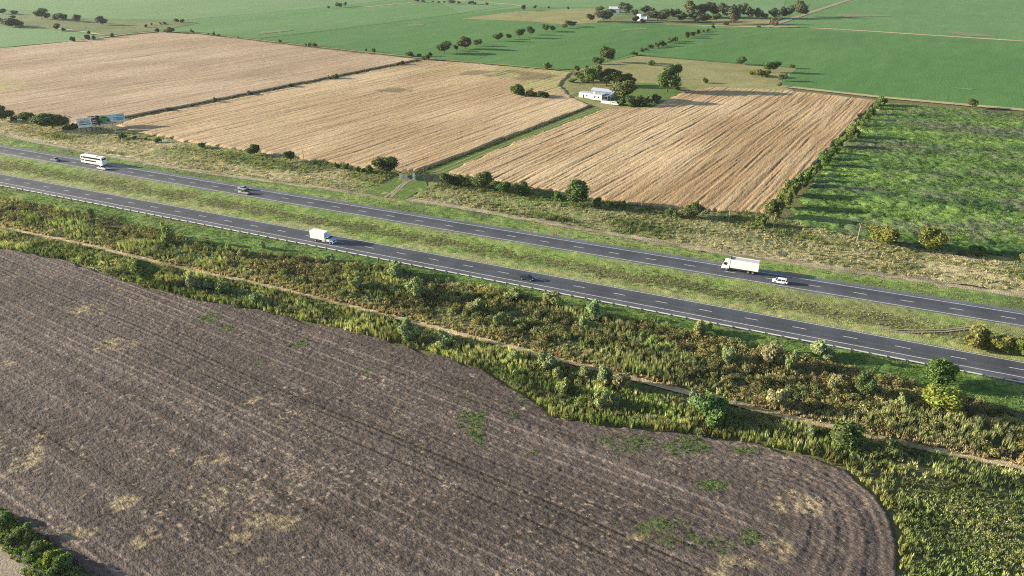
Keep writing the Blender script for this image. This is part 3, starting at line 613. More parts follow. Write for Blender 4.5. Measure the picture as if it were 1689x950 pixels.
MB().add([(4.68, -1.0, 2.95), (4.68, 1.0, 2.95), (5.19, 1.1, 1.98), (5.19, -1.1, 1.98), (4.6, -1.0, 2.9), (4.6, 1.0, 2.9), (5.1, 1.1, 1.93), (5.1, -1.1, 1.93)], [(0, 1, 2, 3), (7, 6, 5, 4), (0, 4, 5, 1), (2, 6, 7, 3), (1, 5, 6, 2), (3, 7, 4, 0)]).obj('windscreen', M['glass'], t)
pair(t, 'side_window', M['glass'], 3.95, 4.75, 1.16, 1.235, 1.95, 2.7); pair(t, 'mirror', M['chassis'], 4.9, 5.02, 1.28, 1.46, 1.9, 2.6)
MB().box(5.2, 5.32, -1.1, 1.1, .45, .85).obj('bumper', M['white'], t); pair(t, 'headlight', M['lamp'], 5.2, 5.3, .7, 1.05, .9, 1.1)
MB().box(-5.2, 4.6, -.45, .45, .6, 1.14).obj('chassis', M['chassis'], t); MB().box(-5.36, -5.3, -1.15, 1.15, 1.2, 3.7).obj('rear_door', M['tarp'], t); pair(t, 'taillight', M['red'], -5.36, -5.25, .8, 1.15, .85, 1.05)
pair(t, 'side_guard', M['chassis'], -1.6, 2.4, 1.05, 1.12, .6, 1.0); wheels(t, (-3.85, -2.5, 3.85), 1.2, .5, .34)

# double-decker coach
t = put('coach', FAR, 157, 1.9, True, 'white double-decker coach with two rows of dark windows', cat='bus')
MB().hull([(-6.9, .5, 3.7, 1.2, 1.15), (-6.8, .4, 4.0, 1.27, 1.2), (0, .38, 4.05, 1.28, 1.2), (6.2, .38, 4.02, 1.28, 1.2), (6.75, .4, 3.6, 1.26, 1.15), (7.0, .42, 2.2, 1.24, 1.2), (7.05, .45, 1.1, 1.2, 1.18)], .16).obj('body', M['white'], t)
for y in (-1, 1):
    for x0, x1 in ((-6.2, -3.9), (-3.82, -1.6), (-1.52, .7), (.78, 3.0), (3.08, 5.0), (5.35, 6.35)): MB().box(x0, x1, *sorted((y * 1.19, y * 1.262)), 2.75, 3.5).obj('upper_window', M['glass'], t)
    for x0, x1 in ((-2.9, -1.2), (-1.12, .6), (.68, 2.4), (2.48, 4.1), (4.7, 5.3), (5.6, 6.5)): MB().box(x0, x1, *sorted((y * 1.22, y * 1.287)), 1.45, 2.1).obj('lower_window', M['glass'], t)
MB().hull([(6.3, 2.75, 3.75, 1.12, 1.08), (6.93, 2.72, 3.0, 1.12, 1.12)], .05).obj('upper_windscreen', M['glass'], t); MB().box(6.95, 7.06, -1.08, 1.08, 1.35, 2.25).obj('lower_windscreen', M['glass'], t)
MB().box(-6.96, -6.86, -.95, .95, 2.75, 3.5).obj('rear_window', M['glass'], t); MB().box(-6.95, -6.8, -1.15, 1.15, .35, .62).obj('rear_bumper', M['chassis'], t)
pair(t, 'taillight', M['red'], -6.95, -6.8, .95, 1.15, .9, 1.5); pair(t, 'mirror', M['chassis'], 6.9, 7.2, 1.25, 1.45, 2.1, 2.5); pair(t, 'headlight', M['lamp'], 6.95, 7.1, .7, 1.1, .75, 1.0)
MB().box(-3, 1.5, -.7, .7, 4.04, 4.2).obj('roof_unit', M['white'], t); wheels(t, (-4.9, -3.6, 4.5), 1.26, .5, .32)

# ------------------------------------------------------------------ billboards and gateway
def text_mesh(body, size, mat, w_=None):
    c = bpy.data.curves.new('lettering', 'FONT'); c.body = body; c.size = size; c.align_x = 'CENTER'; c.align_y = 'CENTER'; c.extrude = .012; c.offset = size * .015
    o = bpy.data.objects.new('lettering', c); COL.objects.link(o); dg = bpy.context.evaluated_depsgraph_get(); me = bpy.data.meshes.new_from_object(o.evaluated_get(dg)); bpy.data.objects.remove(o)
    me.transform(Matrix.Rotation(R(90), 4, 'X')); me.materials.clear(); me.materials.append(mat)
    if w_:
        xs = [v.co.x for v in me.vertices]; q = w_ / (max(xs) - min(xs)); me.transform(Matrix.Diagonal((q, 1, 1, 1)))
    return me
M['board_white'] = plain('board_white', (.74, .76, .78), .5, .3, vary=.05, scale=.4); M['board_black'] = plain('board_black', (.025, .012, .018), .5, .3, vary=.2)
M['board_sky'] = plain('board_pale_blue', (.50, .70, .78), .5, .3, vary=.2, scale=.25); M['ink'] = plain('ink_dark', (.03, .04, .06), .6, .2); M['ink_red'] = plain('ink_red', (.42, .03, .06), .6, .2)
M['ink_blue'] = plain('ink_blue', (.10, .22, .48), .6, .2); M['ink_green'] = plain('ink_green', (.10, .30, .09), .6, .2, vary=.5, scale=.8); M['ink_teal'] = plain('ink_teal', (.02, .20, .19), .6, .2); M['ink_lime'] = plain('ink_lime', (.34, .48, .20), .6, .2, vary=.3, scale=.6)
def billboard(px, py, ang, wd, z0, z1, mat, label):
    b = tag(empty('billboard', (*G(px, py), 0), ang), label, 'billboard', 'roadside billboards')
    MB().box(-wd / 2, wd / 2, 0, .18, z0, z1).obj('panel', mat, b)
    for q in (-.36, 0, .36): MB().box(q * wd - .12, q * wd + .12, .185, .43, -.2, z1 - .15).obj('post', M['chassis'], b)
    for z in (z0 + .3, z1 - .5): MB().box(-wd / 2 + .1, wd / 2 - .1, .182, .3, z, z + .12).obj('brace', M['chassis'], b)
    return b
BANG = R(31)
b = billboard(143.5, 217.5, BANG, 6.5, 2.4, 7.3, M['board_white'], 'white billboard with dark lettering above a dark bar')
link_mesh('lettering', text_mesh('RAMOZZO', 1.7, M['ink'], 5.0), b, (0, -.012, 5.1)); MB().box(-2.7, 2.7, -.02, 0, 3.75, 4.15).obj('printed_bar', M['ink'], b); MB().box(-1.7, 1.7, -.02, 0, 6.15, 6.35).obj('printed_bar', M['ink_blue'], b)
b = billboard(159.5, 214, BANG, 5.0, 2.4, 7.3, M['board_black'], 'black billboard with white letters and dark red stripes')
link_mesh('lettering', text_mesh('BHC', 1.25, M['board_white'], 2.9), b, (0, -.012, 6.5))
for z, wd, m in ((5.5, 2.6, 'ink_red'), (4.9, 1.6, 'board_white'), (4.5, 2.6, 'ink_red'), (3.9, 2.4, 'board_white'), (2.9, 3.2, 'board_white')): MB().box(-wd / 2, wd / 2, -.02, 0, z - .09, z + .09).obj('printed_bar', M[m], b)
b = billboard(187, 209.5, BANG, 13.0, 2.5, 6.7, M['board_sky'], 'wide pale blue billboard picturing a green car with red lettering')
MB().prism([(-6.45, 2.6), (-6.45, 6.6), (-3.2, 6.6), (-1.6, 5.0), (-2.4, 3.0), (-4.5, 2.6)], -.01, 0).obj('printed_backdrop', M['ink_lime'], b)
MB().prism([(-6.1, 4.0), (-5.8, 5.1), (-4.9, 5.4), (-4.0, 6.1), (-2.2, 6.0), (-1.2, 5.0), (-.6, 4.6), (-.7, 3.5), (-5.6, 3.4)], -.022, -.011).obj('printed_car', M['ink_green'], b)
MB().prism([(-4.6, 5.3), (-3.9, 5.9), (-2.4, 5.8), (-1.8, 5.2)], -.034, -.023).obj('printed_window', M['ink'], b)
for x in (-4.9, -1.7): MB().cyl((x, -.035, 3.75), (0, 1, 0), .55, .012, 16).obj('printed_wheel', M['ink'], b)
MB().box(-6.4, -.4, -.03, -.012, 2.75, 3.25).obj('printed_ground', M['ink_teal'], b)
link_mesh('lettering', text_mesh('Tomasi', 1.25, M['ink_red'], 3.6), b, (4.2, -.012, 5.8))
for z, x0, x1 in ((4.75, 1.2, 6.1), (4.1, .9, 6.1), (3.5, 2.2, 5.6)): MB().box(x0, x1, -.02, 0, z - .2, z + .2).obj('printed_bar', M['ink_blue'], b)
MB().box(-6.4, 2.2, -.02, .16, 2.1, 2.48).obj('red_strip', M['ink_red'], b); MB().box(-5.8, -2.4, -.05, .05, 1.2, 2.0).obj('name_plate', M['board_white'], b)

p = G(661, 294.5); g = tag(empty('gate_pillar', (*p, 0), R(-8)), 'pale gate pillar joined to a low lettered wall under the round tree', 'gate pillar')
MB().hull([(-.45, 0, 2.5, .42, .42), (.45, 0, 2.5, .42, .42)], .03).obj('shaft', M['whitewash'], g); MB().box(-.52, .52, -.5, .5, 2.5, 2.72).obj('cap', M['shade'], g)
wl = MB().box(.45, 2.9, -.2, .16, 0, 1.35).obj('low_wall', M['whitewash'], g); link_mesh('lettering', text_mesh('HDO', .75, M['ink'], 1.9), wl, (1.7, -.212, .78))
p = G(683, 297); g = tag(empty('gate_pillar', (*p, 0), R(-8)), 'bright white free-standing gate pillar beside the farm lane', 'gate pillar')
MB().hull([(-.45, 0, 2.75, .42, .42), (.45, 0, 2.75, .42, .42)], .03).obj('shaft', M['white'], g); MB().box(-.47, .47, -.44, .44, 1.25, 1.36).obj('band', M['shade'], g)
MB().box(.5, .62, -.1, .1, .9, 2.2).box(.62, 1.0, -.08, .08, 1.9, 2.1).box(.62, .95, -.08, .08, 1.1, 1.3).obj('side_bracket', M['galv'], g)

POLES = [(700, 299, 21, 'wooden pole beside the farm gateway'), (501, 263, 15, 'thin wooden pole at the edge of the wheat near a round shrub'), (1058, 347, 17, 'wooden pole at the edge of the wheat beyond the large round bush'), (1201.5, 365, 20, 'wooden pole at the wheat edge between a leafy bush and the hedge'), (1275, 375.5, 25, 'wooden pole in front of the hedge corner'), (1413.5, 397.5, 29, 'pale wooden pole beside two olive trees')]
for x, y, hp, lab in POLES:
    h = hp / (PXM(y) * math.cos(PITCH + math.atan((y - 475) / FPX)))
    o = tag(empty('utility_pole', (*G(x, y), 0)), lab, 'pole', 'wooden poles along the highway verge')
    MB().cyl((0, 0, -.3), (0, 0, 1), .16, h + .3, 10, .10).obj('shaft', M['wood'], o); MB().box(-.55, .55, -.06, .06, h - .45, h - .32).obj('crossarm', M['wood'], o)
    for q in (-.45, .45): MB().cyl((q, 0, h - .32), (0, 0, 1), .05, .16, 8).obj('insulator', M['white'], o)

# ------------------------------------------------------------------ farm buildings
h = tag(empty('farmhouse', (*G(977, 164), 0), R(-31)), 'white farmhouse with sheet roofs and dark open porch beside the wheat', 'house')
def win(parent, x, y, z, wd=.9, ht=1.1):
    o = MB().box(x - wd / 2, x + wd / 2, y - .05, y + .03, z, z + ht).obj('window', M['shade'], parent)
    MB().box(x - wd / 2 - .1, x + wd / 2 + .1, y - .09, y - .052, z - .14, z - .02).obj('sill', M['whitewash'], o)
wl = MB().box(-1.2, 6.3, 0, 6.5, -.2, 3.3).obj('wall', M['whitewash'], h)
MB().prism([(-1.5, 3.32), (6.5, 3.32), (6.5, 3.45), (-1.5, 3.45)], -.4, 7.0).obj('flat_roof', M['sheet'], h)
win(wl, 1.6, 0, 1.2); win(wl, 4.2, 0, 1.2)
MB().box(-10.5, -1.25, 2.0, 8.0, -.2, 2.9).obj('wing_wall', M['whitewash'], h); MB().box(-10.7, -1.5, 1.8, 8.2, 2.92, 3.08).obj('wing_roof', M['sheet'], h)
MB().box(-7.6, -6.7, 1.93, 2.02, 0, 2.1).obj('door', M['shade'], h)
o = MB().box(-5.4, -4.5, 1.93, 2.03, 1.0, 2.0).obj('window', M['shade'], h)
MB().box(-6, 9.5, 10.5, 18, -.2, 3.4).obj('rear_wall', M['bluesheet'], h)
rf = MB().add([(-6.4, 10.1, 3.42), (9.9, 10.1, 3.42), (9.9, 14.2, 4.6), (-6.4, 14.2, 4.6), (9.9, 18.4, 3.42), (-6.4, 18.4, 3.42)], [(0, 1, 2, 3), (3, 2, 4, 5), (0, 3, 5), (1, 4, 2), (0, 5, 4, 1)]).obj('rear_roof', M['sheet'], h)
MB().box(6.32, 10.3, .2, 8.6, 2.75, 2.9).obj('porch_roof', M['bluesheet'], h); MB().box(6.5, 10.2, 4.2, 8.4, -.2, 2.74).obj('store_room', M['bluesheet'], h)
for x, y in ((6.6, .3), (8.4, .3), (10.1, .3), (10.1, 3.8)): MB().box(x - .08, x + .08, y - .08, y + .08, -.2, 2.75).obj('porch_post', M['wood'], h)
for z in (.35, .85): MB().box(6.7, 10.1, .25, .33, z, z + .12).obj('porch_rail', M['wood'], h)
MB().box(-1.0, .2, 3.2, 4.2, 3.46, 4.1).obj('chimney', M['whitewash'], h)
o = tag(empty('garden_wall', (*G(999, 170.5), 0), R(-27)), 'long low white wall between farmhouse and parked van', 'wall'); MB().hull([(-3.1, -.2, 1.45, .16, .16), (3.1, -.2, 1.45, .16, .16)], .03).obj('wall', M['whitewash'], o); MB().box(-3.2, 3.2, -.2, .2, 1.45, 1.55).obj('coping', M['white'], o)
o = tag(empty('slender_pole', (*G(1007.3, 166.5), 0)), 'slender white pole beside the farmhouse porch', 'pole'); MB().cyl((0, 0, -.2), (0, 0, 1), .12, 5.0, 8, .07).obj('shaft', M['whitewash'], o); MB().cyl((0, 0, 4.8), (0, 0, 1), .14, .15, 8).obj('finial', M['whitewash'], o)
v = tag(empty('van', (*G(1014.5, 173.5), .02), R(-25)), 'white van parked by the long low white wall', 'van')
MB().hull([(-2.4, .35, 2.0, .9, .82), (-2.3, .3, 2.1, .95, .84), (1.0, .3, 2.1, .95, .84), (1.75, .3, 1.25, .95, .9), (2.4, .35, 1.05, .85, .8)], .1).obj('body', M['white'], v)
for y in (-1, 1):
    for x0, x1 in ((-1.9, -.9), (-.8, .2), (.3, 1.0)): MB().box(x0, x1, *sorted((y * .86, y * .955)), 1.3, 1.8).obj('window', M['glass'], v)
MB().add([(1.06, -.75, 2.02), (1.06, .75, 2.02), (1.72, .85, 1.3), (1.72, -.85, 1.3), (1.0, -.75, 1.98), (1.0, .75, 1.98), (1.66, .85, 1.26), (1.66, -.85, 1.26)], [(0, 1, 2, 3), (7, 6, 5, 4), (0, 4, 5, 1), (2, 6, 7, 3), (1, 5, 6, 2), (3, 7, 4, 0)]).obj('windscreen', M['glass'], v); wheels(v, (-1.5, 1.5), .95, .33, .22)
h = tag(empty('farmhouse', (*G(1057, 34.5), 0), R(-31)), 'small white house with dark doorway among the far grove', 'house')
MB().box(-6, -.6, 0, 7, -.2, 7.2).obj('tall_wall', M['whitewash'], h); MB().box(-.6, 7, .2, 7, -.2, 5.2).obj('wall', M['bluesheet'], h); MB().box(6.2, 7.2, 0, 7.2, -.2, 6.0).obj('end_wall', M['whitewash'], h); MB().box(-.6, 6.2, -2.2, .1, -.2, 2.4).obj('front_wall', M['whitewash'], h)
MB().box(-6.2, -.4, -.2, 7.2, 7.22, 7.45).obj('roof', M['sheet'], h); MB().box(.6, 1.9, -2.27, -2.19, 0, 1.9).obj('door', M['shade'], h); MB().box(-4.2, -2.6, -.06, .02, 3.2, 4.8).obj('window', M['shade'], h)
h = tag(empty('shed', (*G(1012, 21), 0), R(-20)), 'long shed with pale sloping sheet roof among the far trees', 'shed')
MB().box(-7, 8, 0, 9, -.2, 5).obj('wall', M['bluesheet'], h); MB().add([(-7.6, -.6, 4.9), (8.6, -.6, 4.9), (8.6, 4.5, 7.6), (-7.6, 4.5, 7.6), (8.6, 9.6, 4.9), (-7.6, 9.6, 4.9)], [(0, 1, 2, 3), (3, 2, 4, 5), (0, 3, 5), (1, 4, 2), (0, 5, 4, 1)]).obj('roof', M['sheet'], h); MB().box(-1, 3, -.06, .02, 0, 3.6).obj('door', M['shade'], h)

# ------------------------------------------------------------------ trees and shrubs
def ico(sub=1):
    bm = bmesh.new(); bmesh.ops.create_icosphere(bm, subdivisions=sub, radius=1.0); v = np.array([x.co[:] for x in bm.verts]); f = np.array([[x.index for x in q.verts] for q in bm.faces]); bm.free(); return v, f
IV, IF = ico(2)
def crown_mesh(name, seed, lobes, nleaf, leaf, spread=.62, r=(.34, .55), tall=1.0, openness=.0, up=0.0):
    """crown in the box x,y -1..1, z 0..2: leaf faces over many lobes round lumpy hearts"""
    g = np.random.default_rng(seed)
    C = []
    sq = g.uniform(.72, 1.0); ph = g.uniform(0, 6.28)
    for i in range(lobes):
        d = g.standard_normal(3); d /= np.linalg.norm(d); q = spread * g.random() ** .4 * g.uniform(.75, 1.2)
        x, y = d[0] * q, d[1] * q * sq; zz = 1 + d[2] * q * tall + .25 * math.sin(math.atan2(y, x) + ph)
        C.append((x * math.cos(ph) - y * math.sin(ph), x * math.sin(ph) + y * math.cos(ph), max(zz, .35), g.uniform(*r) * (1.15 - .35 * max(0, zz - 1))))
    C = np.array(C); Vs, Fs, Cs = [], [], []; n = 0
    for c in C:                                          # lumpy heart of the lobe
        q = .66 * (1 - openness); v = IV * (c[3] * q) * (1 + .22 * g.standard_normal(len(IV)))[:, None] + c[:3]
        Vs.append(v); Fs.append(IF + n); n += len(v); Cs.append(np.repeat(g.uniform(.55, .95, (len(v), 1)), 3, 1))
    tri = np.concatenate(Fs)
    k = g.choice(lobes, nleaf * 2, p=C[:, 3] ** 2 / (C[:, 3] ** 2).sum()); d = g.standard_normal((nleaf * 2, 3)); d /= np.linalg.norm(d, axis=1)[:, None]
    P = C[k, :3] + d * (C[k, 3] * g.uniform(.70, 1.0, nleaf * 2) * (1 + .35 * (g.random(nleaf * 2) < .12)))[:, None]
    dist = np.linalg.norm(P[:, None] - C[None, :, :3], axis=2) / C[None, :, 3]; keep = (dist.min(1) > .66) & (P[:, 2] > -.02)
    P, d, k = P[keep][:nleaf], d[keep][:nleaf], k[keep][:nleaf]; m = len(P)
    nr = d + .75 * g.standard_normal((m, 3)) + np.array((0, 0, up)); nr /= np.linalg.norm(nr, axis=1)[:, None]
    a = np.cross(nr, g.standard_normal((m, 3))); a /= np.linalg.norm(a, axis=1)[:, None]; b = np.cross(nr, a); s = (leaf * g.uniform(.6, 1.4, m))[:, None]
    quad = np.stack([P - a * s, P - b * s * .75 + nr * s * .2, P + a * s, P + b * s * .75 - nr * s * .2], 1).reshape(-1, 3)
    tone = (.72 + .5 * g.random(m)) * np.array([.85 + .3 * ((i * 7919) % 97) / 97 for i in range(lobes)])[k]; hue = g.normal(0, .10, m)
    col = np.stack([tone * (1 + hue), tone, tone * (1 - hue)], 1); Cs.append(np.repeat(col, 4, 0)); Vs.append(quad)
    Q = np.arange(4 * m).reshape(m, 4) + n
    V = np.concatenate(Vs); lo = V[:, 2].min(); half = np.percentile(np.hypot(V[:, 0], V[:, 1]), 93)
    V[:, :2] /= half; V[:, 2] = (V[:, 2] - lo) * 2 / (np.percentile(V[:, 2], 98) - lo)
    return np_mesh(name, V, [tri, Q], M['leaf'], np.concatenate(Cs))
def trunk_mesh(seed, r=.10):
    """tapered trunk with limbs, same box as the crown"""
    g = np.random.default_rng(seed); m = MB(); m.cyl((0, 0, -.06), (.04, .02, 1), r, .75, 9, r * .68)
    for i in range(5):
        a = i * 1.26 + g.uniform(-.3, .3); m.cyl((.02, .01, .45 + .09 * i), (math.cos(a) * .8, math.sin(a) * .8, .9), r * .55, .85, 6, r * .16)
    return m.mesh('trunk', M['bark'])
KIND = {}
for i in range(6): KIND['round%d' % i] = (crown_mesh('crown', 20 + i, 18, 3200, .072, .66, (.24, .44)), trunk_mesh(20 + i, .055))
for i in range(6): KIND['bush%d' % i] = (crown_mesh('foliage', 40 + i, 15, 2000, .085, .78, (.20, .42), .7), trunk_mesh(40 + i, .04))
for i in range(3): KIND['tall%d' % i] = (crown_mesh('crown', 60 + i, 15, 2600, .08, .72, (.26, .42), 1.15), trunk_mesh(60 + i, .05))
for i in range(2): KIND['thin%d' % i] = (crown_mesh('crown', 80 + i, 13, 900, .085, .78, (.18, .32), 1.1, .45), trunk_mesh(80 + i, .05))
def plant(kind, x, y, wp, hp, col, label, group, cat, jit=.12):
    s = PXM(y); ph = PITCH + math.atan((y - 475) / FPX); a = wp / 2 / s; hh = hp / 2 / s
    b = math.sqrt(max(hh * hh - (a * math.sin(ph)) ** 2, (.45 * a) ** 2)) / math.cos(ph)
    if group and group.startswith('pale round'): b *= 1.3
    if group and group.startswith('bushes in the hedge beside'): b *= 1.25
    yg = y - hp / 2 + b * math.cos(ph) * s
    keys = [q for q in KIND if q.startswith(kind)]; cm, tm = KIND[random.choice(keys)]
    istree = kind in ('round', 'tall', 'thin')
    name = ('tree' if istree else 'shrub')
    ax_ = random.uniform(.85, 1.12); rz = random.uniform(0, 6.28); loc = (*G(x, yg), -.03)
    c = [max(.01, q * random.uniform(1 - jit, 1 + jit)) for q in col]
    lift = .34 * b if istree else 0.0                     # height of clear trunk
    if a > 1.2:
        root = empty(name, loc, rz); f = link_mesh('crown' if istree else 'foliage', cm, root, (0, 0, lift)); f.scale = (a * ax_, a / ax_, b - lift / 2)
        t = link_mesh('trunk' if istree else 'stem', tm, root); t.scale = (a, a, b)
    else:
        root = f = link_mesh(name, cm, None, loc, rz); f.scale = (a * ax_, a / ax_, b)
    f.color = (*c, 1)
    return tag(root, label, cat, group)
DK, MID, OLV, LGT, BRT, YEL, GRY, BRN = (.110, .155, .052), (.135, .195, .060), (.19, .205, .055), (.30, .35, .17), (.155, .215, .065), (.25, .30, .065), (.125, .16, .090), (.20, .17, .10)
ORD = 'first second third fourth fifth sixth seventh eighth ninth tenth eleventh twelfth thirteenth fourteenth fifteenth sixteenth seventeenth eighteenth nineteenth twentieth'.split()
def ordinal(i): return ORD[i] if i < 20 else 'twenty-' + ORD[i - 20]
def plants(kind, col, label, group, cat, items):
    label, anchor, ax = (label + '||').split('|')[0], (label + '||').split('|')[1], (label + '||').split('|')[2]
    if anchor:
        a = np.array(G(*[float(q) for q in ax.split(',')])); items = sorted(items, key=lambda it: float(np.linalg.norm(np.array(G(it[0], it[1])) - a)))
    for i, it in enumerate(items): plant(kind, *it, col, label + (', %s counting from %s' % (ordinal(i), anchor) if anchor else ''), group, cat)
plants('bush', DK, 'dark shrub in hedge line dividing two wheat fields|the billboards|200,200', 'shrubs in the hedge line between two wheat fields', 'shrub', [(663, 107.5, 10, 7), (655, 108.5, 7, 5), (644, 110.5, 4, 3), (588, 122.5, 9, 4.5), (553, 130.5, 12, 8), (543, 132, 8, 7), (480, 144.5, 11, 7), (462, 148, 5, 3.5), (451, 150, 6, 4), (436, 153.5, 5, 4), (413, 157.5, 11, 7), (354, 169, 9, 8), (317, 177, 8, 5), (280, 184, 10, 6.5), (700, 100, 8, 5), (687, 102.5, 9, 4), (626, 114, 6, 3), (605, 118.5, 6, 3), (505, 139.5, 6, 3.5), (385, 163, 6, 4), (300, 180, 6, 3.5), (250, 188, 6, 4), (232, 192, 7, 4)])
plants('bush', DK, 'small dark shrub where wheat meets green crop|the dividing hedge line|704,97', 'shrubs on the far wheat margin', 'shrub', [(462, 70.5, 5, 5), (504, 75.5, 4, 4), (511, 76.5, 5.5, 6), (520, 77, 8, 6), (604, 85, 4, 5), (617, 87, 7.5, 6.5), (677, 93, 15, 7.5), (691, 93.5, 8, 5), (710, 93, 7, 7), (706, 98.5, 9, 7.5), (317, 54.5, 6.5, 6.5), (354, 58.5, 6.5, 6), (344, 57.5, 3.5, 3), (361, 60, 5, 3.5), (279, 53.5, 18, 7.5), (260, 53.5, 6.5, 6.5), (393, 62.5, 3.5, 2.5)])
plants('round', DK, 'dark round tree in row crossing green crops|the wheat|715,92', 'tree row across the green crops', 'tree', [(733, 88.5, 26, 18), (752, 84, 9, 9), (768, 81, 25, 19), (788, 76, 14, 10.5), (822, 68, 15, 12.5), (839, 65, 9.5, 8.5), (857, 62.5, 16, 14), (875, 57.5, 13, 12.5), (900, 52.5, 11.5, 11), (911, 51.5, 11, 8.5), (941, 44.5, 18, 9.5), (931, 46.5, 10, 6), (974, 35.5, 14, 11.5)])
plants('bush', DK, 'shrub in hedge between two deep green crops|the farmhouse meadow|1040,92', 'shrubs in the hedge between deep green crops', 'shrub', [(1046, 91, 14, 6.5), (1059, 86, 10, 7.5), (1074, 80, 10, 6), (1083, 78, 10, 7), (1093, 76, 13, 8), (1106, 71, 14, 8), (1114, 68.5, 10, 7), (1133, 62.5, 11.5, 9.5), (1143, 59.5, 10, 6.5), (1151, 56.5, 8.5, 7.5), (1160, 53.5, 6, 4), (1167, 52, 6, 4.5), (1176, 47.5, 6.5, 7.5), (1066, 83, 8, 4)])
plants('round', GRY, 'tree in rough pasture behind the tan wheat|its ditch end|330,38', 'trees in the rough pasture', 'tree', [(5, 23, 14, 8), (25, 24.5, 10, 6.5), (70, 31.5, 18, 15.5), (79, 31.5, 11, 9.5), (92, 33.5, 11, 9.5), (104, 34.5, 15, 11.5), (128, 36.5, 13, 11.5), (95, 50.5, 11, 10.5), (169, 41.5, 15, 13.5), (162, 38, 8, 7), (292, 37.5, 7.5, 6.5), (301, 37.5, 6.5, 5.5)])
plants('bush', GRY, 'low shrub in rough pasture behind tan wheat|the wheat corner|280,52', 'low shrubs in the rough pasture', 'shrub', [(27, 43.5, 36, 14), (3, 38.5, 12, 8), (105, 51.5, 6.5, 5), (241, 45.5, 5, 5), (251, 41.5, 4.5, 4), (265, 40.5, 4.5, 4), (272, 40, 6, 3.5), (147, 56.5, 5.5, 5.5), (186, 62.5, 5.5, 7.5), (121, 69.5, 9, 8.5), (146, 66.5, 9.5, 8.5), (155, 65.5, 5, 6.5)])
plants('round', GRY, 'tiny distant tree on pale green fields|the far white house|1057,34', 'distant trees on the pale fields', 'tree', [(542, 14.5, 4.5, 4.5), (559, 12.5, 11, 7.5), (570, 10.5, 6.5, 6.5), (688, 3.5, 9, 4.5), (698, 3.5, 7, 3.5), (714, 4.5, 5, 3), (724, 5, 5, 3), (733, 5, 4, 3), (746, 6.5, 12, 5.5), (757, 6.5, 6, 4), (777, 7.5, 10, 5.5), (783, 8, 6, 4), (803, 9.5, 6, 5), (863, 17.5, 8.5, 8.5), (882, 14.5, 5.5, 5.5), (905, 14.5, 4.5, 4), (937, 16.5, 5, 5)])
plants('tall', GRY, 'tall grey-green tree in far grove|the small white house|1057,34', 'grove round the far farm', 'tree', [(996, 36.5, 27, 19), (1031, 24.5, 22, 18), (1066, 25, 23, 14), (1084, 36.5, 34, 18), (1104, 31, 17, 15), (1116, 31, 15, 15), (1138, 29, 28, 25), (1143, 36, 20, 18), (1159, 29, 23, 22), (1164, 37, 16, 13), (1176, 28, 19, 21), (1192, 30, 21, 22), (1208, 39, 20, 28), (1221, 29, 21, 21), (1234, 31, 18, 18), (1248, 31, 15, 16), (1276, 31, 20, 16), (1290, 30, 15, 17), (1301, 30, 17, 18), (1319, 28, 25, 24), (1125, 36, 16, 14), (1152, 37, 14, 12), (1182, 35, 14, 12), (1098, 21, 9, 6)])
plants('round', GRY, 'low bushy tree in far grove|the pale-roofed shed|1012,21', 'bushy trees at the edge of the far grove', 'tree', [(988, 20, 14, 9), (1046, 29, 12, 12), (1048, 37, 12, 9.5), (1260, 31, 13, 8.5), (1060, 37.5, 9, 6)])
plants('thin', BRN, 'thin half-bare tree beside tan track|the track junction|1280,45', 'half-bare trees by the track junction', 'tree', [(1276, 44.5, 16, 17), (1208, 40, 10, 16)])
plants('bush', BRN, 'low dry bush beside tan track|the track junction|1280,45', 'dry bushes by the tan track', 'bush', [(1250, 45, 8, 4), (1195, 41, 12, 4)])
plants('round', DK, 'tall dark tree standing alone on the pale meadow behind the farmhouse', 'single trees round the farmhouse', 'tree', [(1001, 103, 22, 24)])
plants('round', MID, 'pale airy tree directly behind the white farmhouse', 'single trees round the farmhouse', 'tree', [(978, 141, 26, 30)])
plants('round', DK, 'large spreading dark tree with clear trunk by the farm meadow', 'single trees round the farmhouse', 'tree', [(1100, 152, 42, 42)])
plants('round', DK, 'broad dark tree behind white farmhouse|its rear roof|985,150', 'dark trees behind the farmhouse', 'tree', [(1000, 141, 28, 26), (1018, 143, 30, 24), (1036, 141, 22, 18)])
plants('round', MID, 'rounded green tree beside the farmhouse porch', 'single trees round the farmhouse', 'tree', [(1029, 167, 42, 33)])
plants('bush', DK, 'dark hedge bush beside farmhouse|the parked van|1014,173', 'hedge bushes beside the farmhouse', 'bush', [(1024, 173, 20, 14), (1040, 175.5, 22, 16), (1054, 175.5, 22, 16), (1067, 174, 20, 15), (1080, 171, 20, 14), (1072, 178, 7, 6), (1116, 148.5, 14, 8)])
plants('bush', MID, 'green shrub on meadow behind farmhouse|its rear roof|985,150', 'shrubs on the farm meadow', 'shrub', [(988, 106, 18, 10.5), (903, 114, 14, 10.5), (951, 117, 11, 8.5), (967, 113, 6.5, 5), (1073, 108, 13, 8), (955, 128, 20, 8), (965, 135, 22, 9), (945, 136, 14, 6)])
plants('bush', DK, 'dark shrub at wheat corner|the farmhouse|977,164', 'dark shrubs at the wheat corner', 'shrub', [(856, 158, 26, 18), (878, 161, 22, 14), (895, 162, 20, 11)])
plants('round', DK, 'dark tree where meadow meets deep green crop|the spreading farm tree|1100,152', 'trees on the meadow corner', 'tree', [(1221, 107, 16, 12.5), (1270, 120, 22, 17.5), (1290, 134, 14, 11.5), (1306, 113, 9, 6.5)])
plants('bush', OLV, 'low scrub where meadow meets deep green crop|the spreading farm tree|1100,152', 'low scrub on the meadow corner', 'scrub', [(1255, 124, 26, 6), (1284, 142, 8, 6), (1163, 137, 10, 8), (1240, 122, 14, 4)])
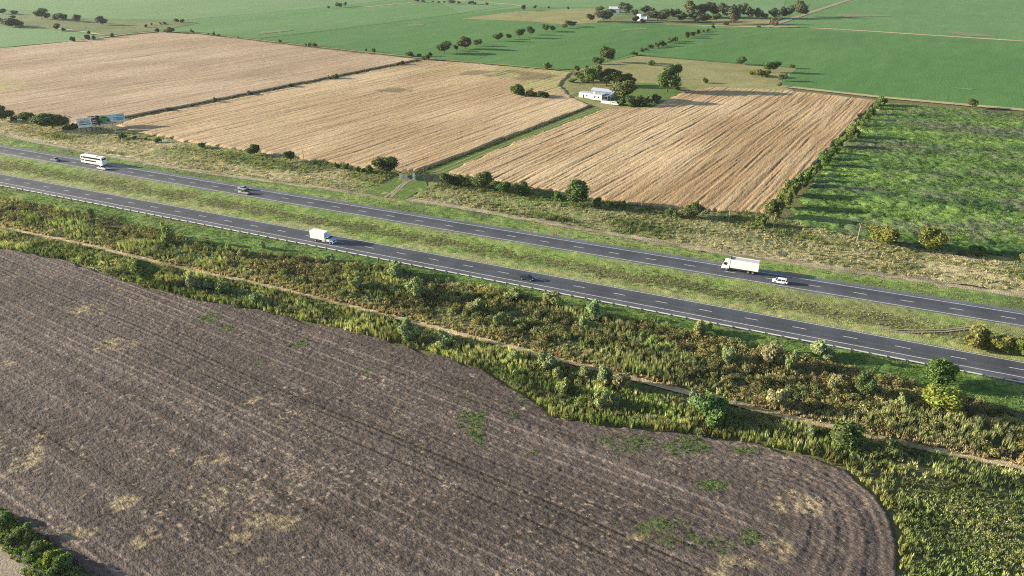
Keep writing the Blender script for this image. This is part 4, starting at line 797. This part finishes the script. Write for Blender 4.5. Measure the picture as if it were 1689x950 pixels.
plants('round', DK, 'single dark round tree on the tan margin beyond the weedy field', None, 'tree', [(1602, 178.5, 16, 14.5)])
HC = OLV
plants('bush', (.15, .21, .055), 'leafy bush in hedge beside weedy field|the highway verge|1260,375', 'bushes in the hedge beside the weedy field', 'bush', [(1453, 173.5, 18, 12), (1446, 180, 14, 10), (1437, 189, 13, 10), (1428, 198, 12, 9), (1418, 207, 13, 9), (1405, 226, 24, 21), (1386, 242, 19, 15), (1374, 254, 16, 11), (1357, 272, 20, 17), (1340, 289, 17, 13), (1329, 299, 20, 15), (1318, 307, 24, 19), (1305, 322, 26, 22), (1290, 340, 28, 25), (1273, 358, 32, 27), (1254, 372, 18, 15), (1348, 281, 13, 10), (1366, 262, 14, 11), (1396, 233, 14, 10)])
plants('round', OLV, 'large olive-green round tree on verge|the pale wooden pole|1413,397', 'olive trees on the verge by the weedy field', 'tree', [(1453, 407, 39, 34), (1533, 418, 41, 38)])
plants('bush', MID, 'green bush at foot of weedy field|the olive trees|1533,418', 'bushes at the foot of the weedy field', 'bush', [(1612, 424, 28, 19), (1688, 434, 20, 18), (1585, 421, 14, 8)])
plants('round', DK, 'dark round tree on verge before the wheat|the billboards|180,210', 'trees on the verge in front of the wheat', 'tree', [(637, 292, 40, 33), (421, 256, 20, 18), (479, 266, 18, 15.5), (737, 307, 21, 20), (756, 307, 19, 17), (795, 313.5, 34, 29), (830, 320, 27, 21), (860, 320.5, 23, 19), (949, 340, 41, 38), (984, 341, 15, 15), (1141, 360, 32, 24)])
plants('bush', MID, 'small green shrub on verge before the wheat|the billboards|180,210', 'shrubs on the verge in front of the wheat', 'shrub', [(610, 285, 14, 12.5), (572, 280, 10, 10.5), (555, 278, 10.5, 10), (520, 272, 9, 8.5), (261, 235, 10, 7.5), (202, 229, 11, 8.5), (334, 244, 12, 8.5), (921, 329, 15, 13), (1027, 344, 9, 12), (1108, 358, 19, 13), (240, 231, 7, 4), (222, 229, 8, 5), (588, 283, 8, 7), (598, 285, 9, 7), (744, 306, 9, 9), (1120, 360, 14, 9), (870, 322, 10, 9)])
plants('round', DK, 'dark round tree on dry verge|the white lettered billboard|141,217', 'trees beside the billboards', 'tree', [(4, 200, 30, 23), (48, 203, 27, 18), (88, 214, 50, 27)])
plants('bush', DK, 'dark low shrub among dry-verge trees|the white lettered billboard|141,217', 'shrubs beside the billboards', 'shrub', [(20, 199, 9, 7), (28, 198, 8, 7), (121, 214, 15, 10), (112, 215, 12, 9)])
plants('bush', OLV, 'dense olive shrub in grass median|the dirt crossing|1560,545', 'shrubs in the grass median', 'shrub', [(1606, 575, 44, 37), (1643, 581, 38, 30), (1626, 577, 30, 26), (1683, 588, 34, 32), (1664, 584, 22, 22)])
plants('bush', LGT, 'pale round bush among weeds below guardrail|the yellow-green tree|1547,684', 'pale round bushes among the roadside weeds', 'bush', [(275, 397, 27, 25), (152, 356, 12, 11), (17, 346, 13, 8), (402, 426, 17, 15), (434, 409, 11, 10), (378, 415, 12, 11), (587, 476, 24, 21), (652, 457, 32, 21), (688, 487, 34, 27), (614, 476, 12, 12), (845, 493, 28, 17), (785, 514, 25, 19), (821, 536, 20, 17), (908, 505, 28, 21), (981, 524, 27, 24), (962, 542, 20, 19), (1153, 552, 23, 19), (1199, 597, 25, 21), (1267, 601, 32, 30), (1279, 581, 17, 16), (1352, 594, 44, 31), (1300, 609, 16, 24), (1374, 642, 19, 21), (1480, 669, 19, 19), (545, 430, 16, 10), (1166, 546, 16, 14)])
plants('bush', LGT, 'pale round bush between dry track and ploughed soil|the yellow-green tree|1547,684', 'pale round bushes beside the ploughed field', 'bush', [(323, 477, 25, 25), (344, 477, 15, 14), (366, 482, 21, 16), (425, 499, 21, 16), (674, 558, 29, 27), (727, 569, 36, 22), (850, 594, 17, 15), (903, 609, 34, 25), (921, 626, 21, 19), (931, 647, 27, 23), (965, 624, 20, 17), (996, 632, 25, 25), (1020, 640, 29, 25), (991, 672, 27, 25), (1010, 668, 22, 20), (1140, 666, 25, 23), (1277, 672, 32, 29), (1333, 720, 21, 18), (750, 575, 18, 13)])
plants('bush', BRT, 'bright green bush beside dry track|the yellow-green tree|1547,684', 'bright bushes beside the dry grass track', 'bush', [(1172, 697, 62, 44), (1397, 738, 62, 40), (1458, 755, 42, 31)])
plants('round', BRT, 'bright green small tree at the edge of the ploughed field', None, 'tree', [(243, 471, 33, 40)])
plants('round', BRT, 'vivid green small tree among brown weeds beside the yellow-green tree', None, 'tree', [(1424, 656, 32, 36)])
plants('round', MID, 'deep green tree beside the guardrail, above the yellow-green tree', None, 'tree', [(1546, 637, 50, 42)])
plants('round', YEL, 'yellow-green tree among brown weeds below the guardrail', None, 'tree', [(1547, 684, 54, 48)])
plants('bush', MID, 'leafy bush beside dirt road corner|the yellow-green bush|92,927', 'bushes beside the dirt road corner', 'bush', [(8, 862, 26, 16), (44, 888, 30, 18), (100, 942, 36, 20), (62, 912, 24, 14), (24, 890, 22, 12)])
plants('bush', YEL, 'bright yellow-green bush in the scrub beside the dirt road corner', None, 'bush', [(92, 927, 30, 20)])

# ------------------------------------------------------------------ uncountable growth
def tuft(seed, n, w_, lean, h0=.6):
    """upright blades from one foot, unit height"""
    g = np.random.default_rng(seed); V = []; 
    for i in range(n):
        a = g.uniform(0, 6.28); r0 = g.uniform(0, .28); l = lean * g.uniform(.3, 1.2); h_ = g.uniform(h0, 1.0); c, s = math.cos(a), math.sin(a); q = g.uniform(0, 6.28); wx, wy = math.cos(q) * w_, math.sin(q) * w_
        V += [(c * r0 - wx, s * r0 - wy, 0), (c * r0 + wx, s * r0 + wy, 0), (c * (r0 + l), s * (r0 + l), h_)]
    return np.array(V), np.arange(3 * n).reshape(n, 3)
def leafball(seed, n, leaf):
    g = np.random.default_rng(seed); d = g.standard_normal((n, 3)); d[:, 2] = abs(d[:, 2]); d /= np.linalg.norm(d, axis=1)[:, None]; P = d * g.uniform(.45, 1, n)[:, None] * (.6, .6, 1)
    nr = d + .6 * g.standard_normal((n, 3)); a = np.cross(nr, g.standard_normal((n, 3))); a /= np.linalg.norm(a, axis=1)[:, None]; b = np.cross(nr, a); b /= np.linalg.norm(b, axis=1)[:, None]
    return np.stack([P - a * leaf, P + a * leaf * .8 - b * leaf * .4, P + b * leaf * 1.1], 1).reshape(-1, 3), np.arange(3 * n).reshape(n, 3)
TUFT = [tuft(i, 11, .12, .30) for i in range(5)]; PLUME = [tuft(10 + i, 9, .075, .14, .75) for i in range(5)]; BALL = [leafball(20 + i, 34, .15) for i in range(5)]; BIG = [leafball(50 + i, 150, .105) for i in range(6)]; LOW = [tuft(30 + i, 5, .16, .55, .5) for i in range(4)]
def scatter(name, P, protos, hgt, wid, col, label, cat, z=0.0):
    g = np.random.default_rng(len(P)); Vs, Fs, Cs = [], [], []; n = 0; which = g.integers(0, len(protos), len(P))
    for k, (V, F) in enumerate(protos):
        i = np.where(which == k)[0]; m = len(i)
        if not m: continue
        a = g.uniform(0, 6.28, m); c, s = np.cos(a)[:, None], np.sin(a)[:, None]; w_ = wid[i][:, None]
        X = (V[None, :, 0] * c - V[None, :, 1] * s) * w_ + P[i, 0][:, None]; Y = (V[None, :, 0] * s + V[None, :, 1] * c) * w_ + P[i, 1][:, None]; Zc = V[None, :, 2] * hgt[i][:, None] + z
        Vs.append(np.stack([X, Y, Zc], 2).reshape(-1, 3)); Fs.append((F[None] + (np.arange(m) * len(V))[:, None, None]).reshape(-1, 3) + n); n += m * len(V)
        fj = 1 + .16 * g.standard_normal((m, len(F))); Cs.append((np.repeat(fj, 3, 1)[:, :, None] * col[i][:, None, :]).reshape(-1, 3))
    o = link_mesh(name, np_mesh(name, np.concatenate(Vs), np.concatenate(Fs), M['weed'], np.clip(np.concatenate(Cs), .004, .9)))
    return tag(o, label, cat, kind='stuff')
def sample(poly, dens, seed, accept=None):
    poly = np.asarray(poly); g = np.random.default_rng(seed); lo, hi = poly.min(0), poly.max(0); n = int(np.prod(hi - lo) * dens); P = lo + g.random((n, 2)) * (hi - lo); P = P[inside(P, poly)]
    if accept is not None: P = P[g.random(len(P)) < accept(P[:, 0], P[:, 1])]
    return P
def band(A, B, t0, t1):
    t = np.arange(t0, t1, 6.0); return np.concatenate([at_t(A, t), at_t(B, t)[::-1]])
def pick(stops, t):
    S = np.array(stops); t = np.clip(t, 0, .999) * (len(S) - 1); i = t.astype(int); f = (t - i)[:, None]; return S[i] * (1 - f) + S[i + 1] * f
V0, V1 = -330, 150
# scrub between guardrail slope and the dry track
Zs = band(SCRUB_TOP, off(TR2, 1.6), V0, V1)
P = sample(Zs, 1.5, 1); u, v = P @ RT, P @ RN; brown = NZ.at(u, v, 14, 4, 1, 'zb') + .5 * NZ.at(u, v, 4, 2, 1, 'zb2'); tr = dist_poly(P, TR2); up = np.clip((tr - 7) / 6, 0, 1)
isb = (brown * .8 + up * .8 + .4 * RNG.standard_normal(len(P))) > .55
lum = np.clip(1 + .28 * NZ.at(u, v, 3, 1.6, .5, 'zl'), .5, 1.7)[:, None]
hh = np.clip(1.1 + .5 * NZ.at(u, v, 6, 3, 1, 'zh') + .3 * RNG.standard_normal(len(P)), .4, 2.6)
cg = pick([(.18, .22, .085), (.27, .31, .13), (.40, .40, .20), (.25, .33, .11)], .5 + .28 * NZ.at(u, v, 8, 3, 1, 'zc') + .2 * RNG.standard_normal(len(P))) * lum
cb = pick([(.18, .155, .07), (.27, .235, .10), (.37, .32, .15), (.30, .33, .11)], .5 + .25 * NZ.at(u, v, 6, 3, 1, 'zd') + .2 * RNG.standard_normal(len(P))) * lum
scatter('scrub_weeds', P[~isb], TUFT + PLUME, hh[~isb] * 1.1, .8 + .3 * RNG.random((~isb).sum()), cg[~isb], 'tall grey-green weeds between the guardrail slope and the dry track', 'weeds')
scatter('scrub_undergrowth', P[isb], BALL, hh[isb] * .75, .9 + .5 * RNG.random(isb.sum()), cb[isb], 'brown and olive undergrowth below the guardrail slope', 'undergrowth')
B = sample(Zs, .16, 21); bu, bv = B @ RT, B @ RN; keep = NZ.at(bu, bv, 9, 3, 1, 'bg') + np.clip((dist_poly(B, TR2) - 6) / 6, -.8, .8) + .5 * RNG.standard_normal(len(B)) > .1; B = B[keep]; bu, bv = B @ RT, B @ RN
scatter('scrub_undergrowth', B, BIG, 1.3 + .9 * RNG.random(len(B)), 1.5 + 1.2 * RNG.random(len(B)), pick([(.13, .13, .055), (.20, .185, .075), (.27, .24, .10), (.19, .24, .075), (.15, .19, .07)], .5 + .3 * NZ.at(bu, bv, 7, 3, 1, 'bc') + .2 * RNG.standard_normal(len(B))), 'dense olive and brown thicket masses below the guardrail slope', 'thicket')
# scrub between the dry track and the ploughed field, on to the rough corner
PLE = GP([(-300, 345), (0, 410), (120, 432), (220, 468), (330, 496), (450, 516), (600, 553), (700, 578), (800, 612), (870, 652), (915, 690), (1000, 703), (1100, 713), (1200, 724), (1320, 747), (1400, 778), (1450, 820), (1474, 860), (1484, 900), (1484, 960), (1520, 1020), (1900, 1020)])
Zs = np.concatenate([off(TR2, -1.6)[2:-1], [G(2300, 990)], PLE[::-1]]); Zs = Zs[np.isfinite(Zs).all(1)]
P = sample(Zs, 1.7, 2); u, v = P @ RT, P @ RN; P = P[(u > V0) & (u < V1)]; u, v = P @ RT, P @ RN
corner = np.clip((P[:, 0] - 62) / 14, 0, 1) * np.clip((108 - P[:, 1]) / 16, 0, 1)
hh = np.clip((1.2 + .4 * NZ.at(u, v, 5, 3, 1, 'yh') + .3 * RNG.standard_normal(len(P))) * (1 - .55 * corner), .3, 2.6)
cc = pick([(.12, .16, .06), (.20, .24, .09), (.31, .33, .14), (.42, .39, .20), (.24, .31, .09)], .45 + .30 * NZ.at(u, v, 7, 3, 1, 'yc') + (.2 - .1 * corner) * RNG.standard_normal(len(P)))
cc = cc * np.clip(1 + .28 * NZ.at(u, v, 3, 1.6, .5, 'yl'), .5, 1.7)[:, None] * 1.15
edge = np.clip(1 - dist_poly(P, PLE) / 2.5, 0, 1)[:, None] * np.clip((P[:, 0] - 20) / 20, 0, 1)[:, None]; cc = cc * (1 - .7 * edge) + np.array((.27, .27, .07)) * .7 * edge
B = sample(Zs, .07, 22); B = B[(B @ RT > V0) & (B @ RT < V1)]; bu, bv = B @ RT, B @ RN; B = B[(NZ.at(bu, bv, 8, 4, 1, 'bg2') > .1) & ~((B[:, 0] > 62) & (B[:, 1] < 104))]; bu, bv = B @ RT, B @ RN
scatter('scrub_undergrowth', B, BIG, 1.0 + .9 * RNG.random(len(B)), 1.3 + 1.2 * RNG.random(len(B)), pick([(.12, .14, .055), (.19, .21, .08), (.26, .25, .10), (.17, .23, .07)], .5 + .3 * NZ.at(bu, bv, 7, 3, 1, 'bc2') + .2 * RNG.standard_normal(len(B))), 'dense green thicket masses beside the ploughed soil', 'thicket')
scatter('scrub_weeds', P, TUFT + PLUME, hh, .8 + .35 * RNG.random(len(P)), cc, 'tall weeds and dry grass between the dry track and the ploughed soil', 'weeds')
P2 = sample(GP([(1490, 800), (1600, 800), (1800, 860), (1800, 1000), (1492, 1000), (1490, 880)]), 4.0, 31, lambda X, Y: np.clip(.5 + .45 * NZ.at(X, Y, 5, 3, 1, 'cgd'), .08, 1)); u2, v2 = P2 @ RT, P2 @ RN
scatter('corner_grass', P2, LOW + TUFT[:2], .25 + .35 * RNG.random(len(P2)), .4 + .3 * RNG.random(len(P2)), pick([(.13, .18, .055), (.21, .26, .085), (.30, .32, .13), (.19, .27, .07)], .5 + .42 * NZ.at(u2, v2, 7, 3, 1, 'cg') + .10 * RNG.standard_normal(len(P2))), 'rough green grass beyond the rounded end of the ploughed soil', 'grass')
# dry grass beside that track
P = sample(band(off(TR2, 6.0), off(TR2, .5), V0, V1), 2.4, 3); q_ = dist_poly(P, TR2); P = P[RNG.random(len(P)) < np.clip(1.25 - q_ / 3.4 + .5 * NZ.at(P[:, 0], P[:, 1], 4, 4, 1, 'dg'), 0, 1)]; scatter('dry_grass', P, TUFT, .45 + .7 * RNG.random(len(P)), .6 + .4 * RNG.random(len(P)), pick([(.30, .24, .12), (.48, .39, .22), (.56, .47, .28)], RNG.random(len(P))), 'pale dry grass along the track through the scrub', 'dry grass')
# far verge
P = sample(band(FLINE, off(TR1, 2), -430, 200), .75, 4); u, v = P @ RT, P @ RN; q = dist_poly(P, TR1); gpat = NZ.at(u, v, 12, 4, 1, 'xg') + .4 * NZ.at(u, v, 3, 2, 1, 'xg2') + np.clip((q - 9) / 9, -1, 1) * .4 + np.clip(1 - abs(P[:, 0] - 30) / 60, 0, 1) * .9 - np.clip((-P[:, 0] - 70) / 80, 0, 1) * .7
cc = pick([(.52, .46, .30), (.43, .39, .22), (.25, .265, .11), (.155, .20, .065), (.12, .15, .06)], .34 + .24 * gpat + .08 * RNG.standard_normal(len(P)))
keepg = inside(P, GP([(590, 322), (655, 288), (740, 286), (715, 310), (668, 333), (640, 330)])) == False; P, cc, gpat, u, v = P[keepg], cc[keepg], gpat[keepg], u[keepg], v[keepg]
scatter('verge_weeds', P, TUFT + BALL, np.clip(.55 + .28 * gpat + .25 * RNG.standard_normal(len(P)), .2, 1.9), 1.0 + .5 * RNG.random(len(P)), cc, 'dry grass and green weeds between the wheat and the verge track', 'weeds')
# weedy field cover
P = sample(GP(WEEDY), .55, 6); cc = weed_c(P[:, 0], P[:, 1], P[:, 0], P[:, 1]); ok = P[:, 0] < 330; P, cc = P[ok], cc[ok]
scatter('field_weeds', P, BALL + LOW, .35 + .35 * RNG.random(len(P)), .9 + .6 * RNG.random(len(P)), cc, 'low green and greying weeds covering the field beyond the hedge', 'weeds', .25)
# mown grass of median, verge and slope
for A, B, dn, c, lab, sd_ in ((IN_FAR, IN_NEAR, 1.6, [(.14, .20, .05), (.22, .28, .075), (.33, .33, .14), (.17, .24, .06)], 'mown grass of the strip between the two carriageways', 7), (off(TR1, -1.7), OUT_FAR, 1.0, [(.12, .17, .05), (.17, .23, .065), (.30, .29, .13)], 'mown grass between verge track and far carriageway', 8), (OUT_NEAR, SCRUB_TOP, 2.2, [(.085, .15, .035), (.14, .225, .05), (.20, .27, .07)], 'lush grass slope below the guardrail', 9)):
    P = sample(band(A, B, -400, 190), dn, sd_); u, v = P @ RT, P @ RN
    scatter('mown_grass', P, LOW, .16 + .22 * RNG.random(len(P)), .45 + .35 * RNG.random(len(P)), pick(c, .5 + .28 * NZ.at(u, v, 9, 3, 1, 'mg') + .2 * RNG.standard_normal(len(P))), lab, 'grass', -.22 if sd_ == 7 else 0)
# weeds and straw lying on the ploughed field
P = sample(PL, 1.8, 12, lambda X, Y: weedp_f(X, Y) * .9); scatter('field_weeds', P, BALL + LOW, .18 + .25 * RNG.random(len(P)), .35 + .35 * RNG.random(len(P)), pick([(.06, .10, .03), (.11, .17, .05), (.19, .24, .08)], RNG.random(len(P))), 'patches of low green weeds on the ploughed soil', 'weeds', .12)
P = sample(PL, 1.6, 13, lambda X, Y: np.clip(straw_f(X, Y) * .45 + .03, 0, 1) * (X > -160)); scatter('straw', P, LOW, .05 + .12 * RNG.random(len(P)), .30 + .3 * RNG.random(len(P)), pick([(.28, .22, .12), (.42, .34, .19), (.50, .42, .26)], RNG.random(len(P))), 'chopped straw lying in patches on the ploughed soil', 'straw', .16)
# lane hedge and corner scrub
lane = GP([(690, 285), (820, 236), (976, 175)]); P = np.concatenate([resample(lane, 500) + RNG.normal(0, .5, (500, 2)), resample(GP([(212, 197), (400, 160), (560, 130), (700, 100.5)]), 800) + RNG.normal(0, .7, (800, 2))])
scatter('hedge_bottom', P, BALL, .5 + .6 * RNG.random(len(P)), .9 + .6 * RNG.random(len(P)), pick([(.05, .07, .025), (.09, .11, .035), (.16, .15, .06)], RNG.random(len(P))), 'low dark growth along the field boundaries between the wheat', 'hedge growth')
P = sample(GP([(-120, 800), (0, 840), (60, 880), (132, 940), (150, 975), (60, 975), (30, 930), (-10, 895), (-120, 850)]), 2.2, 15); scatter('corner_weeds', P, BALL + TUFT, .5 + .8 * RNG.random(len(P)), .8 + .4 * RNG.random(len(P)), pick([(.10, .15, .04), (.17, .26, .06), (.28, .27, .11)], RNG.random(len(P))), 'green scrub between dirt road and ploughed soil', 'weeds')

# ------------------------------------------------------------------ air
hz = MB().box(-7400, 7400, -1900, 9400, -1.4, 93.0).mesh('haze', M['white']); hz.materials.clear()
hm = bpy.data.materials.new('haze'); hm.use_nodes = True; hn = hm.node_tree; hn.nodes.remove(hn.nodes['Principled BSDF'])
pv = hn.nodes.new('ShaderNodeVolumePrincipled'); pv.inputs['Color'].default_value = (.86, .92, 1.0, 1); pv.inputs['Density'].default_value = 0.000035; pv.inputs['Anisotropy'].default_value = .2
hn.links.new(pv.outputs[0], hn.nodes['Material Output'].inputs['Volume']); hz.materials.append(hm)
tag(link_mesh('haze', hz), 'thin pale haze over the whole plain', 'haze', kind='stuff')
